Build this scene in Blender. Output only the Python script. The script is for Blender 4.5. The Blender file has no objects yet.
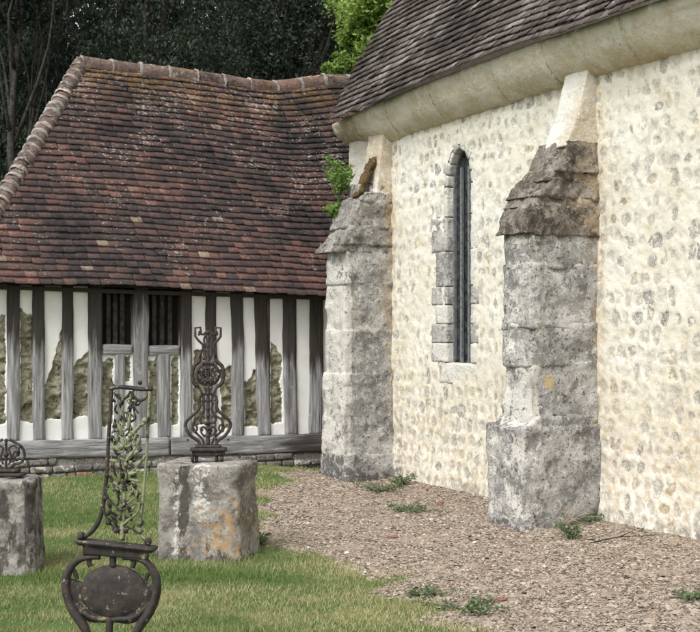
import bpy, math, random
import numpy as np
C = bpy.context.scene
R = math.radians
rng = np.random.default_rng(7); random.seed(7)

# ------------------------------------------------------------------ camera, world, sun, exposure
FP = 1200.0; CX = 350.0; HY = 330.0; CAMZ = 1.6
cd = bpy.data.cameras.new('camera'); cam = bpy.data.objects.new('camera', cd); C.collection.objects.link(cam)
cam.location = (0, 0, CAMZ); cam.rotation_euler = (R(90), 0, 0)
cd.sensor_width = 36; cd.lens = FP / 700 * 36; cd.shift_y = 14 / 700; cd.clip_end = 2000; cd.clip_start = 0.05
C.camera = cam
SUN_EL, SUN_AZ = 50, -148          # azimuth from +Y towards +X (sun stands behind the camera, to the left)
w = bpy.data.worlds.new('World'); C.world = w; w.use_nodes = True
nt = w.node_tree; bg = nt.nodes['Background']
sky = nt.nodes.new('ShaderNodeTexSky'); sky.sky_type = 'NISHITA'; sky.sun_disc = False
sky.sun_elevation = R(SUN_EL); sky.sun_rotation = R(SUN_AZ); sky.dust_density = 4; sky.air_density = 1.5
hs = nt.nodes.new('ShaderNodeHueSaturation'); hs.inputs['Saturation'].default_value = 0.15
nt.links.new(sky.outputs[0], hs.inputs['Color']); nt.links.new(hs.outputs[0], bg.inputs[0]); bg.inputs[1].default_value = 0.13
sd = bpy.data.lights.new('sun', 'SUN'); so = bpy.data.objects.new('sun', sd); C.collection.objects.link(so)
sd.energy = 1.35; sd.angle = R(24); sd.color = (1, .97, .93)
so.rotation_euler = (R(90 - SUN_EL), 0, R(180 - SUN_AZ)); so.location = (-5, -5, 12)
C.view_settings.view_transform = 'Standard'; C.view_settings.look = 'None'; C.view_settings.gamma = 1
C.view_settings.use_curve_mapping = False; C.view_settings.exposure = 0.66

# ------------------------------------------------------------------ frames: church axes (o = out from nave wall, t = along it away from us)
W0 = np.array([2.02, 10.0]); U = np.array([-.484, .875]); U /= np.linalg.norm(U); NN = np.array([-U[1], U[0]])
def cw(o, t, z):
    o = np.asarray(o, float); t = np.asarray(t, float); z = np.asarray(z, float)
    o, t, z = np.broadcast_arrays(o, t, z)
    return np.stack([W0[0] + t * U[0] + o * NN[0], W0[1] + t * U[1] + o * NN[1], z], -1)
def ray(px, py): return np.array([(px - CX) / FP, 1.0, (HY - py) / FP])
def on_t(px, py, t):       # measured photo point on a plane t = const -> (o, z)
    d = ray(px, py); lam = (t + W0 @ U) / (d[:2] @ U); p = d * lam; p[2] += CAMZ
    return (p[:2] - W0) @ NN, p[2]
def on_o(px, py, o):
    d = ray(px, py); lam = (o + W0 @ NN) / (d[:2] @ NN); p = d * lam; p[2] += CAMZ
    return (p[:2] - W0) @ U, p[2]
def ss(a, b, x):
    x = np.clip((np.asarray(x, float) - a) / (b - a), 0, 1); return x * x * (3 - 2 * x)

# ------------------------------------------------------------------ numpy noise
_tab = np.random.default_rng(3).random(65536)
def vn(P):
    P = np.asarray(P, float); i = np.floor(P).astype(np.int64); f = P - i; f = f * f * (3 - 2 * f); r = 0
    for a in (0, 1):
        for b in (0, 1):
            for c in (0, 1):
                h = ((i[..., 0] + a) * 73856093 ^ (i[..., 1] + b) * 19349663 ^ (i[..., 2] + c) * 83492791)
                h = (h ^ (h >> 13)) * 1274126177 & 0x7fffffff; h = (h ^ (h >> 11)) & 65535
                wgt = (f[..., 0] if a else 1 - f[..., 0]) * (f[..., 1] if b else 1 - f[..., 1]) * (f[..., 2] if c else 1 - f[..., 2])
                r = r + wgt * _tab[h]
    return r * 2 - 1
def fbm(P, s, n=4):
    P = np.asarray(P, float) * s; r = 0; a = 1; tot = 0
    for k in range(n): r = r + a * vn(P + 17.3 * k); tot += a; a *= .5; P = P * 2.03
    return r / tot
def hsh(*k):
    h = 0
    for m, v in zip((73856093, 19349663, 83492791, 2654435761), k): h = h ^ (np.asarray(v).astype(np.int64) * m)
    h = (h ^ (h >> 13)) * 1274126177 & 0x7fffffff; return _tab[(h ^ (h >> 9)) & 65535]

# ------------------------------------------------------------------ object helpers
col = C.collection
def tagset(o, label=None, cat=None, group=None, kind=None):
    if label: o['label'] = label
    if cat: o['category'] = cat
    if group: o['group'] = group
    if kind: o['kind'] = kind
    return o
def empty(name, loc, label, cat, group=None):
    o = bpy.data.objects.new(name, None); col.objects.link(o); o.location = loc; o.empty_display_size = .2
    return tagset(o, label, cat, group)
def rootloc(o):
    l = np.zeros(3)
    while o is not None: l += np.array(o.location); o = o.parent
    return l
def mk(name, V, F, mat, parent=None, attrs=None, smooth=False, loc=None):
    """V (n,3) world coordinates; F ndarray (m,k) or list of tuples"""
    V = np.asarray(V, float).reshape(-1, 3)
    if parent is not None: V = V - rootloc(parent)
    if loc is not None: V = V - np.asarray(loc)
    me = bpy.data.meshes.new(name)
    if isinstance(F, np.ndarray):
        m, k = F.shape; me.vertices.add(len(V)); me.vertices.foreach_set('co', V.ravel())
        me.loops.add(m * k); me.loops.foreach_set('vertex_index', F.astype(np.int32).ravel())
        me.polygons.add(m); me.polygons.foreach_set('loop_start', np.arange(0, m * k, k, dtype=np.int32))
        me.update(calc_edges=True)
    else:
        me.from_pydata([tuple(v) for v in V], [], [tuple(int(i) for i in f) for f in F]); me.update()
    if attrs:
        for kx, a in attrs.items():
            a = np.asarray(a, float)
            if a.ndim == 1: at = me.attributes.new(kx, 'FLOAT', 'POINT'); at.data.foreach_set('value', a)
            else: at = me.attributes.new(kx, 'FLOAT_VECTOR', 'POINT'); at.data.foreach_set('vector', a.ravel())
    if smooth: me.polygons.foreach_set('use_smooth', np.ones(len(me.polygons), bool))
    me.materials.append(mat)
    o = bpy.data.objects.new(name, me); col.objects.link(o)
    if loc is not None: o.location = loc
    if parent is not None: o.parent = parent
    return o
class Acc:                                   # collects shapes of one part
    def __init__(s): s.V = []; s.F = []; s.A = {}; s.n = 0
    def add(s, V, F, **attrs):
        V = np.asarray(V, float).reshape(-1, 3)
        s.F += [tuple(int(i) + s.n for i in f) for f in F]; s.V.append(V)
        for k, a in attrs.items(): s.A.setdefault(k, []).append(np.asarray(a, float))
        s.n += len(V)
    def build(s, name, mat, parent=None, smooth=False, loc=None):
        return mk(name, np.concatenate(s.V), s.F, mat, parent, {k: np.concatenate(a) for k, a in s.A.items()}, smooth, loc)
def grid_faces(nu, nv):
    i = np.arange(nu * nv).reshape(nu, nv)
    return np.stack([i[:-1, :-1], i[1:, :-1], i[1:, 1:], i[:-1, 1:]], -1).reshape(-1, 4)
def vnormals(V, F):
    n = np.cross(V[F[:, 2]] - V[F[:, 0]], V[F[:, 3]] - V[F[:, 1]])
    r = np.zeros_like(V)
    for k in range(4): np.add.at(r, F[:, k], n)
    return r / np.maximum(np.linalg.norm(r, axis=1, keepdims=True), 1e-9)
def hexa(c, res=.03, amp=.006, fr=6, rnd=2, seed=0, mx=60):
    """rough block; c[i][j][k] corners (8 points). returns V, F, param"""
    c = np.asarray(c, float).reshape(2, 2, 2, 3)
    L = [max(np.linalg.norm(c[1, 0, 0] - c[0, 0, 0]), np.linalg.norm(c[1, 1, 1] - c[0, 1, 1])), max(np.linalg.norm(c[0, 1, 0] - c[0, 0, 0]), np.linalg.norm(c[1, 1, 1] - c[1, 0, 1])), max(np.linalg.norm(c[0, 0, 1] - c[0, 0, 0]), np.linalg.norm(c[1, 1, 1] - c[1, 1, 0]))]
    n = [int(min(mx * 3, max(1, round(l / res)))) for l in L]
    I, J, K = np.meshgrid(*[np.arange(m + 1) for m in n], indexing='ij')
    b = (I == 0) | (I == n[0]) | (J == 0) | (J == n[1]) | (K == 0) | (K == n[2])
    idx = -np.ones(I.shape, int); idx[b] = np.arange(b.sum())
    p = np.stack([I[b] / n[0], J[b] / n[1], K[b] / n[2]], -1)
    V = 0
    for i in (0, 1):
        for j in (0, 1):
            for k in (0, 1):
                wg = (p[:, 0] if i else 1 - p[:, 0]) * (p[:, 1] if j else 1 - p[:, 1]) * (p[:, 2] if k else 1 - p[:, 2])
                V = V + wg[:, None] * c[i, j, k]
    F = []
    def q(a, flip):
        f = np.stack([a[:-1, :-1], a[1:, :-1], a[1:, 1:], a[:-1, 1:]], -1).reshape(-1, 4); F.append(f[:, ::-1] if flip else f)
    q(idx[0], True); q(idx[-1], False); q(idx[:, 0], False); q(idx[:, -1], True); q(idx[:, :, 0], True); q(idx[:, :, -1], False)
    F = np.concatenate(F)
    e = np.concatenate([F[:, [0, 1]], F[:, [1, 2]], F[:, [2, 3]], F[:, [3, 0]]])
    for _ in range(rnd):
        s = np.zeros_like(V); d = np.zeros(len(V)); np.add.at(s, e[:, 0], V[e[:, 1]]); np.add.at(d, e[:, 0], 1)
        np.add.at(s, e[:, 1], V[e[:, 0]]); np.add.at(d, e[:, 1], 1); V = V * .45 + .55 * s / d[:, None]
    N = vnormals(V, F)
    # make sure normals point outwards
    if np.sum((V - V.mean(0)) * N) < 0: F = F[:, ::-1]; N = -N
    V = V + N * (amp * fbm(V + seed * 3.1, fr, 4) * 1.6)[:, None]
    return V, F, p
def cbox(o0, o1, t0, t1, z0, z1):            # corners of a box in church axes; each may be a number
    return [[[cw(o, t, z) for z in (z0, z1)] for t in (t0, t1)] for o in (o0, o1)]
def tube(pts, r, sides=7, flat=1.0, closed=False, sm=0):
    P = np.asarray(pts, float)
    if sm:
        Q = []; n = len(P); rng_ = range(n if closed else n - 1)
        r = np.broadcast_to(r, (n,)); rr = []
        for i in rng_:
            g = (lambda k: P[k % n]) if closed else (lambda k: P[min(max(k, 0), n - 1)])
            p0, p1, p2, p3 = g(i - 1), g(i), g(i + 1), g(i + 2)
            for k in range(sm):
                u = k / sm; Q.append(.5 * ((2 * p1) + (-p0 + p2) * u + (2 * p0 - 5 * p1 + 4 * p2 - p3) * u * u + (-p0 + 3 * p1 - 3 * p2 + p3) * u ** 3))
                rr.append(r[i] * (1 - u) + r[(i + 1) % n] * u)
        if not closed: Q.append(P[-1]); rr.append(r[-1])
        P = np.array(Q); r = np.array(rr)
    n = len(P); r = np.broadcast_to(r, (n,)).astype(float)
    T = (np.roll(P, -1, 0) - np.roll(P, 1, 0)) if closed else np.gradient(P, axis=0)
    T /= np.maximum(np.linalg.norm(T, axis=1, keepdims=True), 1e-9)
    up = np.array([0, 1., 0]);
    if abs(T[:, 1]).mean() > .8: up = np.array([1., 0, 0])
    A = np.cross(T, up); A /= np.maximum(np.linalg.norm(A, axis=1, keepdims=True), 1e-9); B = np.cross(A, T)
    an = np.arange(sides) / sides * 2 * math.pi
    V = P[:, None] + r[:, None, None] * (A[:, None] * np.cos(an)[None, :, None] + flat * B[:, None] * np.sin(an)[None, :, None])
    F = []
    for i in range(n if closed else n - 1):
        for k in range(sides):
            a, b_ = i * sides + k, i * sides + (k + 1) % sides; c_, d = ((i + 1) % n) * sides + (k + 1) % sides, ((i + 1) % n) * sides + k
            F.append((a, b_, c_, d))
    if not closed: F.append(tuple(range(sides))[::-1]); F.append(tuple((n - 1) * sides + k for k in range(sides)))
    return V.reshape(-1, 3), F

# ------------------------------------------------------------------ material helpers
class M:
    def __init__(s, name, rough=.9, spec=.3):
        s.m = bpy.data.materials.new(name); s.m.use_nodes = True; s.t = s.m.node_tree; s.b = s.t.nodes['Principled BSDF']
        s.b.inputs['Roughness'].default_value = rough; s.b.inputs['Specular IOR Level'].default_value = spec
        s.tc = s.t.nodes.new('ShaderNodeTexCoord').outputs['Object']
    def n(s, ty, **k):
        x = s.t.nodes.new('ShaderNode' + ty)
        for a, v in k.items(): setattr(x, a, v)
        return x
    def put(s, sock, v):
        if isinstance(v, bpy.types.NodeSocket): s.t.links.new(v, sock)
        else:
            if sock.type == 'RGBA' and len(v) == 3: v = (*v, 1)
            sock.default_value = v
    def attr(s, name, vec=False):
        x = s.n('Attribute', attribute_name=name); return x.outputs['Vector' if vec else 'Fac']
    def sep(s, v):
        x = s.n('SeparateXYZ'); s.put(x.inputs[0], v); return x.outputs
    def noise(s, sc, det=5, ro=.55, vec=None, st=None, dist=0):
        v = vec if vec is not None else s.tc
        if st: mp = s.n('Mapping'); s.put(mp.inputs['Vector'], v); mp.inputs['Scale'].default_value = st; v = mp.outputs[0]
        x = s.n('TexNoise'); s.put(x.inputs['Vector'], v); x.inputs['Scale'].default_value = sc; x.inputs['Detail'].default_value = det
        x.inputs['Roughness'].default_value = ro; x.inputs['Distortion'].default_value = dist; return x.outputs['Fac']
    def vor(s, sc, vec=None, st=None, out='Distance', feat='F1'):
        v = vec if vec is not None else s.tc
        if st: mp = s.n('Mapping'); s.put(mp.inputs['Vector'], v); mp.inputs['Scale'].default_value = st; v = mp.outputs[0]
        x = s.n('TexVoronoi', feature=feat); s.put(x.inputs['Vector'], v); x.inputs['Scale'].default_value = sc; return x.outputs[out]
    def ma(s, op, a, b=0.0, c=None, cl=False):
        x = s.n('Math', operation=op, use_clamp=cl); s.put(x.inputs[0], a); s.put(x.inputs[1], b)
        if c is not None: s.put(x.inputs[2], c)
        return x.outputs[0]
    def step(s, v, a, b, lo=0., hi=1.):
        x = s.n('MapRange', interpolation_type='SMOOTHSTEP'); s.put(x.inputs[0], v)
        for i, q in enumerate((a, b, lo, hi)): x.inputs[1 + i].default_value = q
        return x.outputs[0]
    def mix(s, f, a, b, mode='MIX'):
        x = s.n('Mix', data_type='RGBA', blend_type=mode); s.put(x.inputs[0], f); s.put(x.inputs[6], a); s.put(x.inputs[7], b); return x.outputs[2]
    def ramp(s, f, st):
        x = s.n('ValToRGB'); s.put(x.inputs[0], f); e = x.color_ramp.elements
        while len(e) < len(st): e.new(.5)
        for q, (p, c) in zip(e, st): q.position = p; q.color = (*c, 1)
        return x.outputs[0]
    def fin(s, colr, bump=None, st=.5, dist=.01, rough=None):
        s.put(s.b.inputs['Base Color'], colr)
        if bump is not None:
            x = s.n('Bump'); x.inputs['Strength'].default_value = st; x.inputs['Distance'].default_value = dist
            s.put(x.inputs['Height'], bump); s.t.links.new(x.outputs[0], s.b.inputs['Normal'])
        if rough is not None: s.put(s.b.inputs['Roughness'], rough)
        return s.m

def mat_nave():
    s = M('limewashed_rubble', .95, .15)
    f = s.attr('sd'); r = s.attr('sr'); mk_ = s.sep(s.attr('mask', True))
    cr = s.noise(1.3, 5); fi = s.noise(55, 5, .7); me = s.noise(16, 6, .7)
    base = s.ramp(cr, [(.3, (.63, .59, .48)), (.5, (.715, .69, .60)), (.7, (.76, .75, .69))])
    base = s.mix(s.ma('MULTIPLY', s.step(s.noise(5, 5, .65), .54, .72), .45), base, (.60, .49, .30))
    base = s.mix(s.step(s.noise(11, 6, .75), .52, .64, 0, .7), base, (.44, .425, .39))
    base = s.mix(s.ma('MULTIPLY', mk_[0], s.step(me, .42, .66)), base, (.56, .44, .28))
    edge = s.ma('ADD', f, s.ma('MULTIPLY', s.ma('SUBTRACT', me, .5), 3.0))
    edge = s.ma('ADD', edge, s.ma('MULTIPLY', s.ma('SUBTRACT', fi, .5), 1.1))
    st = s.step(edge, .1, .6)
    sc = s.ramp(r, [(0, (.14, .14, .14)), (.3, (.27, .265, .255)), (.55, (.38, .365, .33)), (.72, (.42, .36, .25)), (.86, (.27, .20, .11)), (1, (.42, .42, .42))])
    sc = s.mix(s.step(fi, .45, .65, 0, .6), sc, (.66, .62, .53))
    vis = s.ma('MULTIPLY', st, s.step(s.noise(24, 6, .78), .40, .56, .08, 1)); vis = s.ma('MULTIPLY', vis, s.step(s.attr('st'), 0, .9, .4, 1))
    c = s.mix(vis, base, sc)
    c = s.mix(s.ma('MULTIPLY', mk_[1], s.step(me, .38, .6)), c, (.17, .17, .16))
    c = s.mix(s.step(s.noise(50, 5, .8), .60, .66, 0, .65), c, (.27, .255, .23))
    h = s.ma('ADD', s.ma('MULTIPLY', me, .8), s.ma('MULTIPLY', fi, .35))
    h = s.ma('SUBTRACT', h, s.ma('MULTIPLY', vis, .25))
    return s.fin(c, h, .55, .018)
def mat_stone(name='weathered_stone', b1=(.28, .275, .265), b2=(.50, .49, .46), dark=(.075, .07, .068), pale=(.72, .70, .64), tan=(.44, .36, .26), pits=1., dk=.5):
    # mask: x = ochre render, y = black grime, z = limewash
    s = M(name, .95, .15); mk_ = s.sep(s.attr('mask', True))
    lo = s.noise(3.2, 6, .65); me = s.noise(14, 6, .72); fi = s.noise(60, 5, .7); p = s.noise(30, 3, .6, dist=.6)
    c = s.mix(s.step(lo, .38, .62), b1, b2); m8 = s.noise(7, 7, .75, dist=.3); m40 = s.noise(36, 5, .75)
    c = s.mix(s.step(me, .50, .62, 0, .6), c, tuple(min(.8, q * 1.45) for q in b2))
    c = s.mix(s.step(m8, .53, .60, 0, .75 * dk), c, tuple(q * .5 for q in b1))
    c = s.mix(s.step(m40, .56, .64, 0, min(.8, 1.6 * dk)), c, dark)
    c = s.mix(s.ma('MULTIPLY', s.step(s.noise(4.5, 7, .75), .52, .60), dk), c, dark)
    c = s.mix(s.step(fi, .58, .72, 0, .5), c, dark)
    c = s.mix(s.step(s.ma('ADD', mk_[0], s.ma('MULTIPLY', s.ma('SUBTRACT', m8, .5), 3.6)), .35, .95, 0, .7), c, tan)
    c = s.mix(s.step(s.ma('ADD', mk_[2], s.ma('MULTIPLY', s.ma('SUBTRACT', m8, .5), 4.0)), .55, .75, 0, .85), c, pale)
    c = s.mix(s.step(s.ma('ADD', mk_[1], s.ma('MULTIPLY', s.ma('SUBTRACT', me, .5), 3.2)), .5, .72, 0, .8), c, dark)
    pit = s.step(p, .36, .30)
    c = s.mix(s.ma('MULTIPLY', pit, .7 * pits), c, (.06, .055, .05))
    c = s.mix(s.step(s.noise(19, 5, .7), .57, .66, 0, .6), c, tuple(min(.75, q * 1.6) for q in b2))
    c = s.mix(s.step(s.ma('ADD', s.attr('lich'), s.ma('MULTIPLY', s.ma('SUBTRACT', me, .5), 1.6)), .5, .62, 0, .85), c, s.mix(fi, (.46, .33, .13), (.62, .52, .30)))
    h = s.ma('SUBTRACT', s.ma('ADD', s.ma('MULTIPLY', me, 1.2), s.ma('MULTIPLY', fi, .4)), s.ma('MULTIPLY', pit, .7 * pits))
    return s.fin(c, h, .95, .03)
def mat_pedestal():
    s = M('lichened_stone', .95, .15); mk_ = s.sep(s.attr('mask', True))
    lo = s.noise(5, 6, .65, dist=.4); me = s.noise(22, 6, .72); fi = s.noise(110, 4, .7)
    st_ = s.noise(9, 6, .7, st=(1, 1, .35))
    c = s.mix(s.step(lo, .40, .60), (.15, .14, .13), (.34, .32, .29))
    c = s.mix(s.step(me, .5, .64, 0, .6), c, (.40, .385, .36))
    c = s.mix(s.step(s.noise(45, 5, .75), .52, .62, 0, .7), c, (.09, .08, .072))
    c = s.mix(s.step(fi, .5, .7, 0, .5), c, (.14, .13, .12))
    c = s.mix(s.step(s.ma('ADD', mk_[1], s.ma('MULTIPLY', s.ma('SUBTRACT', st_, .5), 4.6)), .5, .8, 0, .85), c, (.05, .045, .04))
    c = s.mix(s.step(s.ma('ADD', mk_[2], s.ma('MULTIPLY', s.ma('SUBTRACT', me, .5), 3.6)), .62, .8, 0, .8), c, (.58, .57, .54))
    c = s.mix(s.step(s.ma('ADD', mk_[0], s.ma('MULTIPLY', s.ma('SUBTRACT', s.noise(24, 6, .75), .5), 5.0)), .72, .84, 0, .85), c, s.mix(fi, (.40, .21, .08), (.30, .24, .14)))
    c = s.mix(s.step(s.noise(6, 4, .6), .58, .75, 0, .35), c, (.16, .18, .08))
    return s.fin(c, s.ma('ADD', s.ma('MULTIPLY', me, 1.), s.ma('MULTIPLY', fi, .3)), .8, .012)
def mat_tiles(name, ramp, lich, moss):
    s = M(name, .85, .25); q = s.sep(s.attr('rn', True)); sl = s.attr('slope')
    big = s.noise(1.1, 4); me = s.noise(18, 5, .7); fi = s.noise(80, 4, .7)
    v = s.ma('ADD', s.ma('MULTIPLY', s.ma('POWER', q[0], 1.7), .52), s.ma('MULTIPLY', s.ma('SUBTRACT', big, .5), 1.75)); v = s.ma('ADD', v, s.ma('MULTIPLY', s.ma('SUBTRACT', me, .5), 1.1)); v = s.ma('ADD', v, .24, cl=True)
    c = s.ramp(v, ramp)
    c = s.mix(s.step(fi, .4, .7, 0, .35), c, (.03, .026, .026))
    odd = s.ma('MULTIPLY', s.step(q[1], .990, .994), s.step(me, .3, .6)); c = s.mix(odd, c, lich[1])
    sp = s.step(s.ma('ADD', s.noise(26, 4, .65), s.ma('ADD', s.ma('MULTIPLY', s.ma('SUBTRACT', s.noise(2.2, 3), .5), .5), s.ma('MULTIPLY', sl, .10))), .66, .73, 0, .75); c = s.mix(sp, c, lich[0])
    up = s.ma('MULTIPLY', s.step(sl, .72, 1.0), s.step(s.noise(6, 5, .7), .44, .58)); c = s.mix(s.ma('MULTIPLY', up, .65), c, moss)
    c = s.mix(s.ma('MULTIPLY', s.step(q[2], 0, .35, 1, 0), .0), c, (.02, .02, .02))
    return s.fin(c, s.ma('ADD', me, s.ma('MULTIPLY', fi, .5)), .5, .008)
def mat_wood(name='weathered_oak'):
    s = M(name, .9, .15); g = s.attr('gv', True); top = s.attr('dark'); rnd = s.attr('wr')
    a = s.noise(1, 6, .65, vec=g, st=(38, 38, 2.2), dist=.4); b = s.noise(1, 4, .6, vec=g, st=(110, 110, 5)); k = s.noise(1, 5, .6, vec=g, st=(14, 14, 1.4))
    c = s.ramp(a, [(.30, (.07, .065, .065)), (.42, (.23, .225, .23)), (.56, (.38, .375, .385)), (.70, (.56, .555, .56))])
    c = s.mix(s.step(k, .5, .7, 0, .5), c, (.14, .11, .085))
    c = s.mix(s.step(b, .33, .24), c, (.02, .018, .015))
    c = s.mix(s.step(s.noise(9, 4, .6), .62, .74, 0, .5), c, (.52, .52, .5))
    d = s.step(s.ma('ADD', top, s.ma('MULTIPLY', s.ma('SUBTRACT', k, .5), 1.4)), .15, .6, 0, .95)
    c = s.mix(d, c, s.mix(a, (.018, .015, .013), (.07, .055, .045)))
    c = s.mix(s.ma('MULTIPLY', rnd, .25), c, (.1, .095, .09))
    return s.fin(c, s.ma('ADD', a, s.ma('MULTIPLY', b, .6)), .8, .012)
def mat_panel():
    s = M('plaster_and_daub', .95, .1); f = s.attr('daub'); me = s.noise(26, 5, .7); fi = s.noise(90, 4, .7)
    e = s.ma('ADD', f, s.ma('MULTIPLY', s.ma('SUBTRACT', me, .5), .35)); m = s.step(e, -.03, .03)
    wv = s.mix(s.step(s.noise(4, 5), .45, .7, 0, .5), (.86, .855, .84), (.76, .745, .70))
    wv = s.mix(s.step(s.noise(18, 6, .75), .60, .70, 0, .5), wv, (.42, .42, .40))
    d = s.mix(s.step(s.noise(8, 5, .65), .4, .6), (.19, .175, .12), (.37, .35, .26)); d = s.mix(s.step(fi, .5, .7, 0, .6), d, (.12, .10, .06))
    hole = s.step(s.noise(20, 3, .5, dist=.5), .36, .31); d = s.mix(s.ma('MULTIPLY', hole, .8), d, (.04, .034, .022))
    return s.fin(s.mix(m, wv, d), s.ma('SUBTRACT', s.ma('ADD', s.ma('MULTIPLY', me, s.ma('ADD', m, .15)), s.ma('MULTIPLY', fi, .2)), s.ma('MULTIPLY', hole, m)), .8, .02)
def mat_iron(name, moss=0.):
    s = M(name, .75, .4); a = s.noise(30, 5, .7); b = s.noise(9, 4, .6); g = s.attr('moss')
    c = s.ramp(a, [(.3, (.014, .012, .012)), (.5, (.036, .030, .028)), (.65, (.07, .046, .036)), (.8, (.11, .10, .09))])
    c = s.mix(s.step(s.ma('ADD', g, s.ma('MULTIPLY', s.ma('SUBTRACT', a, .5), 2.4)), .42, .7, 0, .85), c, s.mix(a, (.13, .15, .075), (.36, .38, .23)))
    c = s.mix(s.step(s.noise(55, 3), .64, .72, 0, .6), c, (.3, .3, .27))
    return s.fin(c, a, .5, .004)
def mat_simple(name, c1, c2, sc=20, rough=.9, bump=.4, dist=.005, spec=.2):
    s = M(name, rough, spec); a = s.noise(sc, 5, .65); return s.fin(s.mix(s.step(a, .35, .65), c1, c2), a, bump, dist)
def mat_leaf(name, c1, c2, tr=.25):
    s = M(name, .6, .25); q = s.attr('lr'); c = s.mix(q, c1, c2); s.fin(c)
    t = s.n('BsdfTranslucent'); s.put(t.inputs[0], c); mx = s.n('MixShader'); mx.inputs[0].default_value = tr
    s.t.links.new(s.b.outputs[0], mx.inputs[1]); s.t.links.new(t.outputs[0], mx.inputs[2])
    s.t.links.new(mx.outputs[0], s.t.nodes['Material Output'].inputs[0]); return s.m
def mat_ground():
    s = M('earth', .97, .1); g = s.attr('grass'); big = s.noise(1.4, 5, .6); me = s.noise(9, 6, .7); fi = s.noise(70, 4, .7); p = s.vor(60, out='Color')
    pv = s.sep(p)[0]
    gr = s.mix(s.step(fi, .4, .6), (.055, .095, .025), (.10, .15, .05)); gr = s.mix(s.step(big, .5, .68, 0, .7), gr, (.27, .24, .12))
    gv = s.mix(pv, (.20, .155, .12), (.38, .31, .25)); gv = s.mix(s.step(me, .5, .7, 0, .6), gv, (.17, .13, .095)); gv = s.mix(s.step(big, .5, .7, 0, .5), gv, (.34, .28, .21))
    m = s.step(s.ma('ADD', g, s.ma('MULTIPLY', s.ma('SUBTRACT', me, .5), .9)), .4, .62)
    return s.fin(s.mix(m, gv, gr), s.ma('ADD', me, s.ma('MULTIPLY', pv, .5)), .7, .02)

mNave = mat_nave(); mStone = mat_stone(); mPed = mat_pedestal(); mWood = mat_wood(); mPanel = mat_panel()
mCap = mat_stone('mossy_cap_stone', (.13, .11, .088), (.32, .29, .25), (.05, .042, .035), tan=(.47, .37, .25), dk=.6)
mCream = mat_stone('cream_render', (.66, .61, .49), (.76, .73, .64), (.44, .39, .30), pale=(.80, .785, .73), tan=(.56, .45, .31), pits=.2, dk=.08)
mCorn = mat_stone('cornice_stone', (.64, .57, .42), (.78, .72, .58), (.40, .33, .22), pale=(.82, .79, .69), tan=(.56, .43, .24), pits=.1, dk=.08)
mTileA = mat_tiles('red_clay_tiles', [(0, (.045, .040, .041)), (.25, (.085, .068, .068)), (.45, (.125, .085, .083)), (.62, (.16, .10, .09)), (.8, (.22, .118, .10)), (1, (.33, .20, .165))], ((.55, .52, .47), (.38, .30, .23)), (.26, .15, .05))
mTileN = mat_tiles('grey_brown_tiles', [(0, (.042, .036, .034)), (.3, (.088, .073, .069)), (.55, (.145, .118, .108)), (.75, (.20, .175, .168)), (1, (.36, .335, .32))], ((.6, .58, .54), (.42, .38, .34)), (.14, .11, .08))
mRidge = mat_stone('ridge_clay', (.12, .09, .078), (.22, .155, .13), (.055, .048, .045), pale=(.42, .40, .36), tan=(.36, .16, .08), pits=.4, dk=.75)
mIron = mat_iron('rusted_cast_iron'); mGapSheet = mat_simple('dark_gap_sheet', (.012, .011, .01), (.03, .026, .023), 12)
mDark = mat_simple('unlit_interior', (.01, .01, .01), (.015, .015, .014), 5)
mBark = mat_simple('bark', (.02, .018, .016), (.065, .06, .052), 10, bump=.8, dist=.03)
mLeafD = mat_leaf('dark_foliage', (.012, .020, .014), (.050, .070, .044), .2); mLeafB = mat_leaf('fresh_foliage', (.10, .19, .035), (.38, .50, .13), .4)
mLeafM = mat_leaf('mid_foliage', (.025, .042, .025), (.065, .095, .055), .25)
mLeafP = mat_leaf('weed_foliage', (.10, .14, .07), (.22, .27, .14), .3); mLeafV = mat_leaf('sprig_foliage', (.10, .19, .04), (.24, .38, .09), .35)
mGrassB = mat_leaf('grass_blades', (.10, .16, .035), (.26, .30, .11), .3); mDry = mat_leaf('dry_stalks', (.35, .28, .18), (.55, .47, .33), .2)
mGround = mat_ground()

# ------------------------------------------------------------------ ground
def gh(X, Y):
    X = np.asarray(X, float); Y = np.asarray(Y, float); t = (X - W0[0]) * U[0] + (Y - W0[1]) * U[1]; o = (X - W0[0]) * NN[0] + (Y - W0[1]) * NN[1]
    P = np.stack([X, Y, X * 0], -1)
    return .10 * ss(2.2, 4.2, t) * ss(.1, 1.2, o) + .012 * fbm(P, .9, 3) + .035 * ss(.35, .0, o) * ss(-4, -2, t) * ss(5, 4.5, t)
BY = np.array([(455, 318), (478, 300), (488, 268), (505, 254), (525, 256), (540, 266), (549, 300), (560, 345), (572, 374), (598, 388), (616, 432), (640, 492), (700, 640), (800, 880), (1200, 1800)], float)
bY = 1920 / (BY[:, 0] - 330); bX = (BY[:, 1] - 350) / 1200 * bY
oi = np.argsort(bY); bY = bY[oi]; bX = bX[oi]
def grassm(X, Y):                          # > 0 inside the lawn (metres from its edge)
    return (np.interp(Y, bY, bX) - X)
ax = np.concatenate([-np.geomspace(500, 7, 26), np.arange(-6.5, 4.5, .045), np.geomspace(5, 500, 26)])
ay = np.concatenate([[-300, -80, -20, -5], np.arange(0, 5, .5), np.arange(5, 16, .045), np.geomspace(16.5, 900, 30)])
GX, GY = np.meshgrid(ax, ay, indexing='ij'); gx = GX.ravel(); gy = GY.ravel()
PG = np.stack([gx, gy, gx * 0], -1)
gz = gh(gx, gy) + .010 * fbm(PG, 7, 3)
gm = np.clip(.5 + grassm(gx, gy) * 1.7 + .9 * fbm(PG, 2.6, 4), 0, 1)
g = mk('ground', np.stack([gx, gy, gz], -1), grid_faces(len(ax), len(ay)), mGround, attrs={'grass': gm}, smooth=True); tagset(g, kind='structure')

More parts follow.
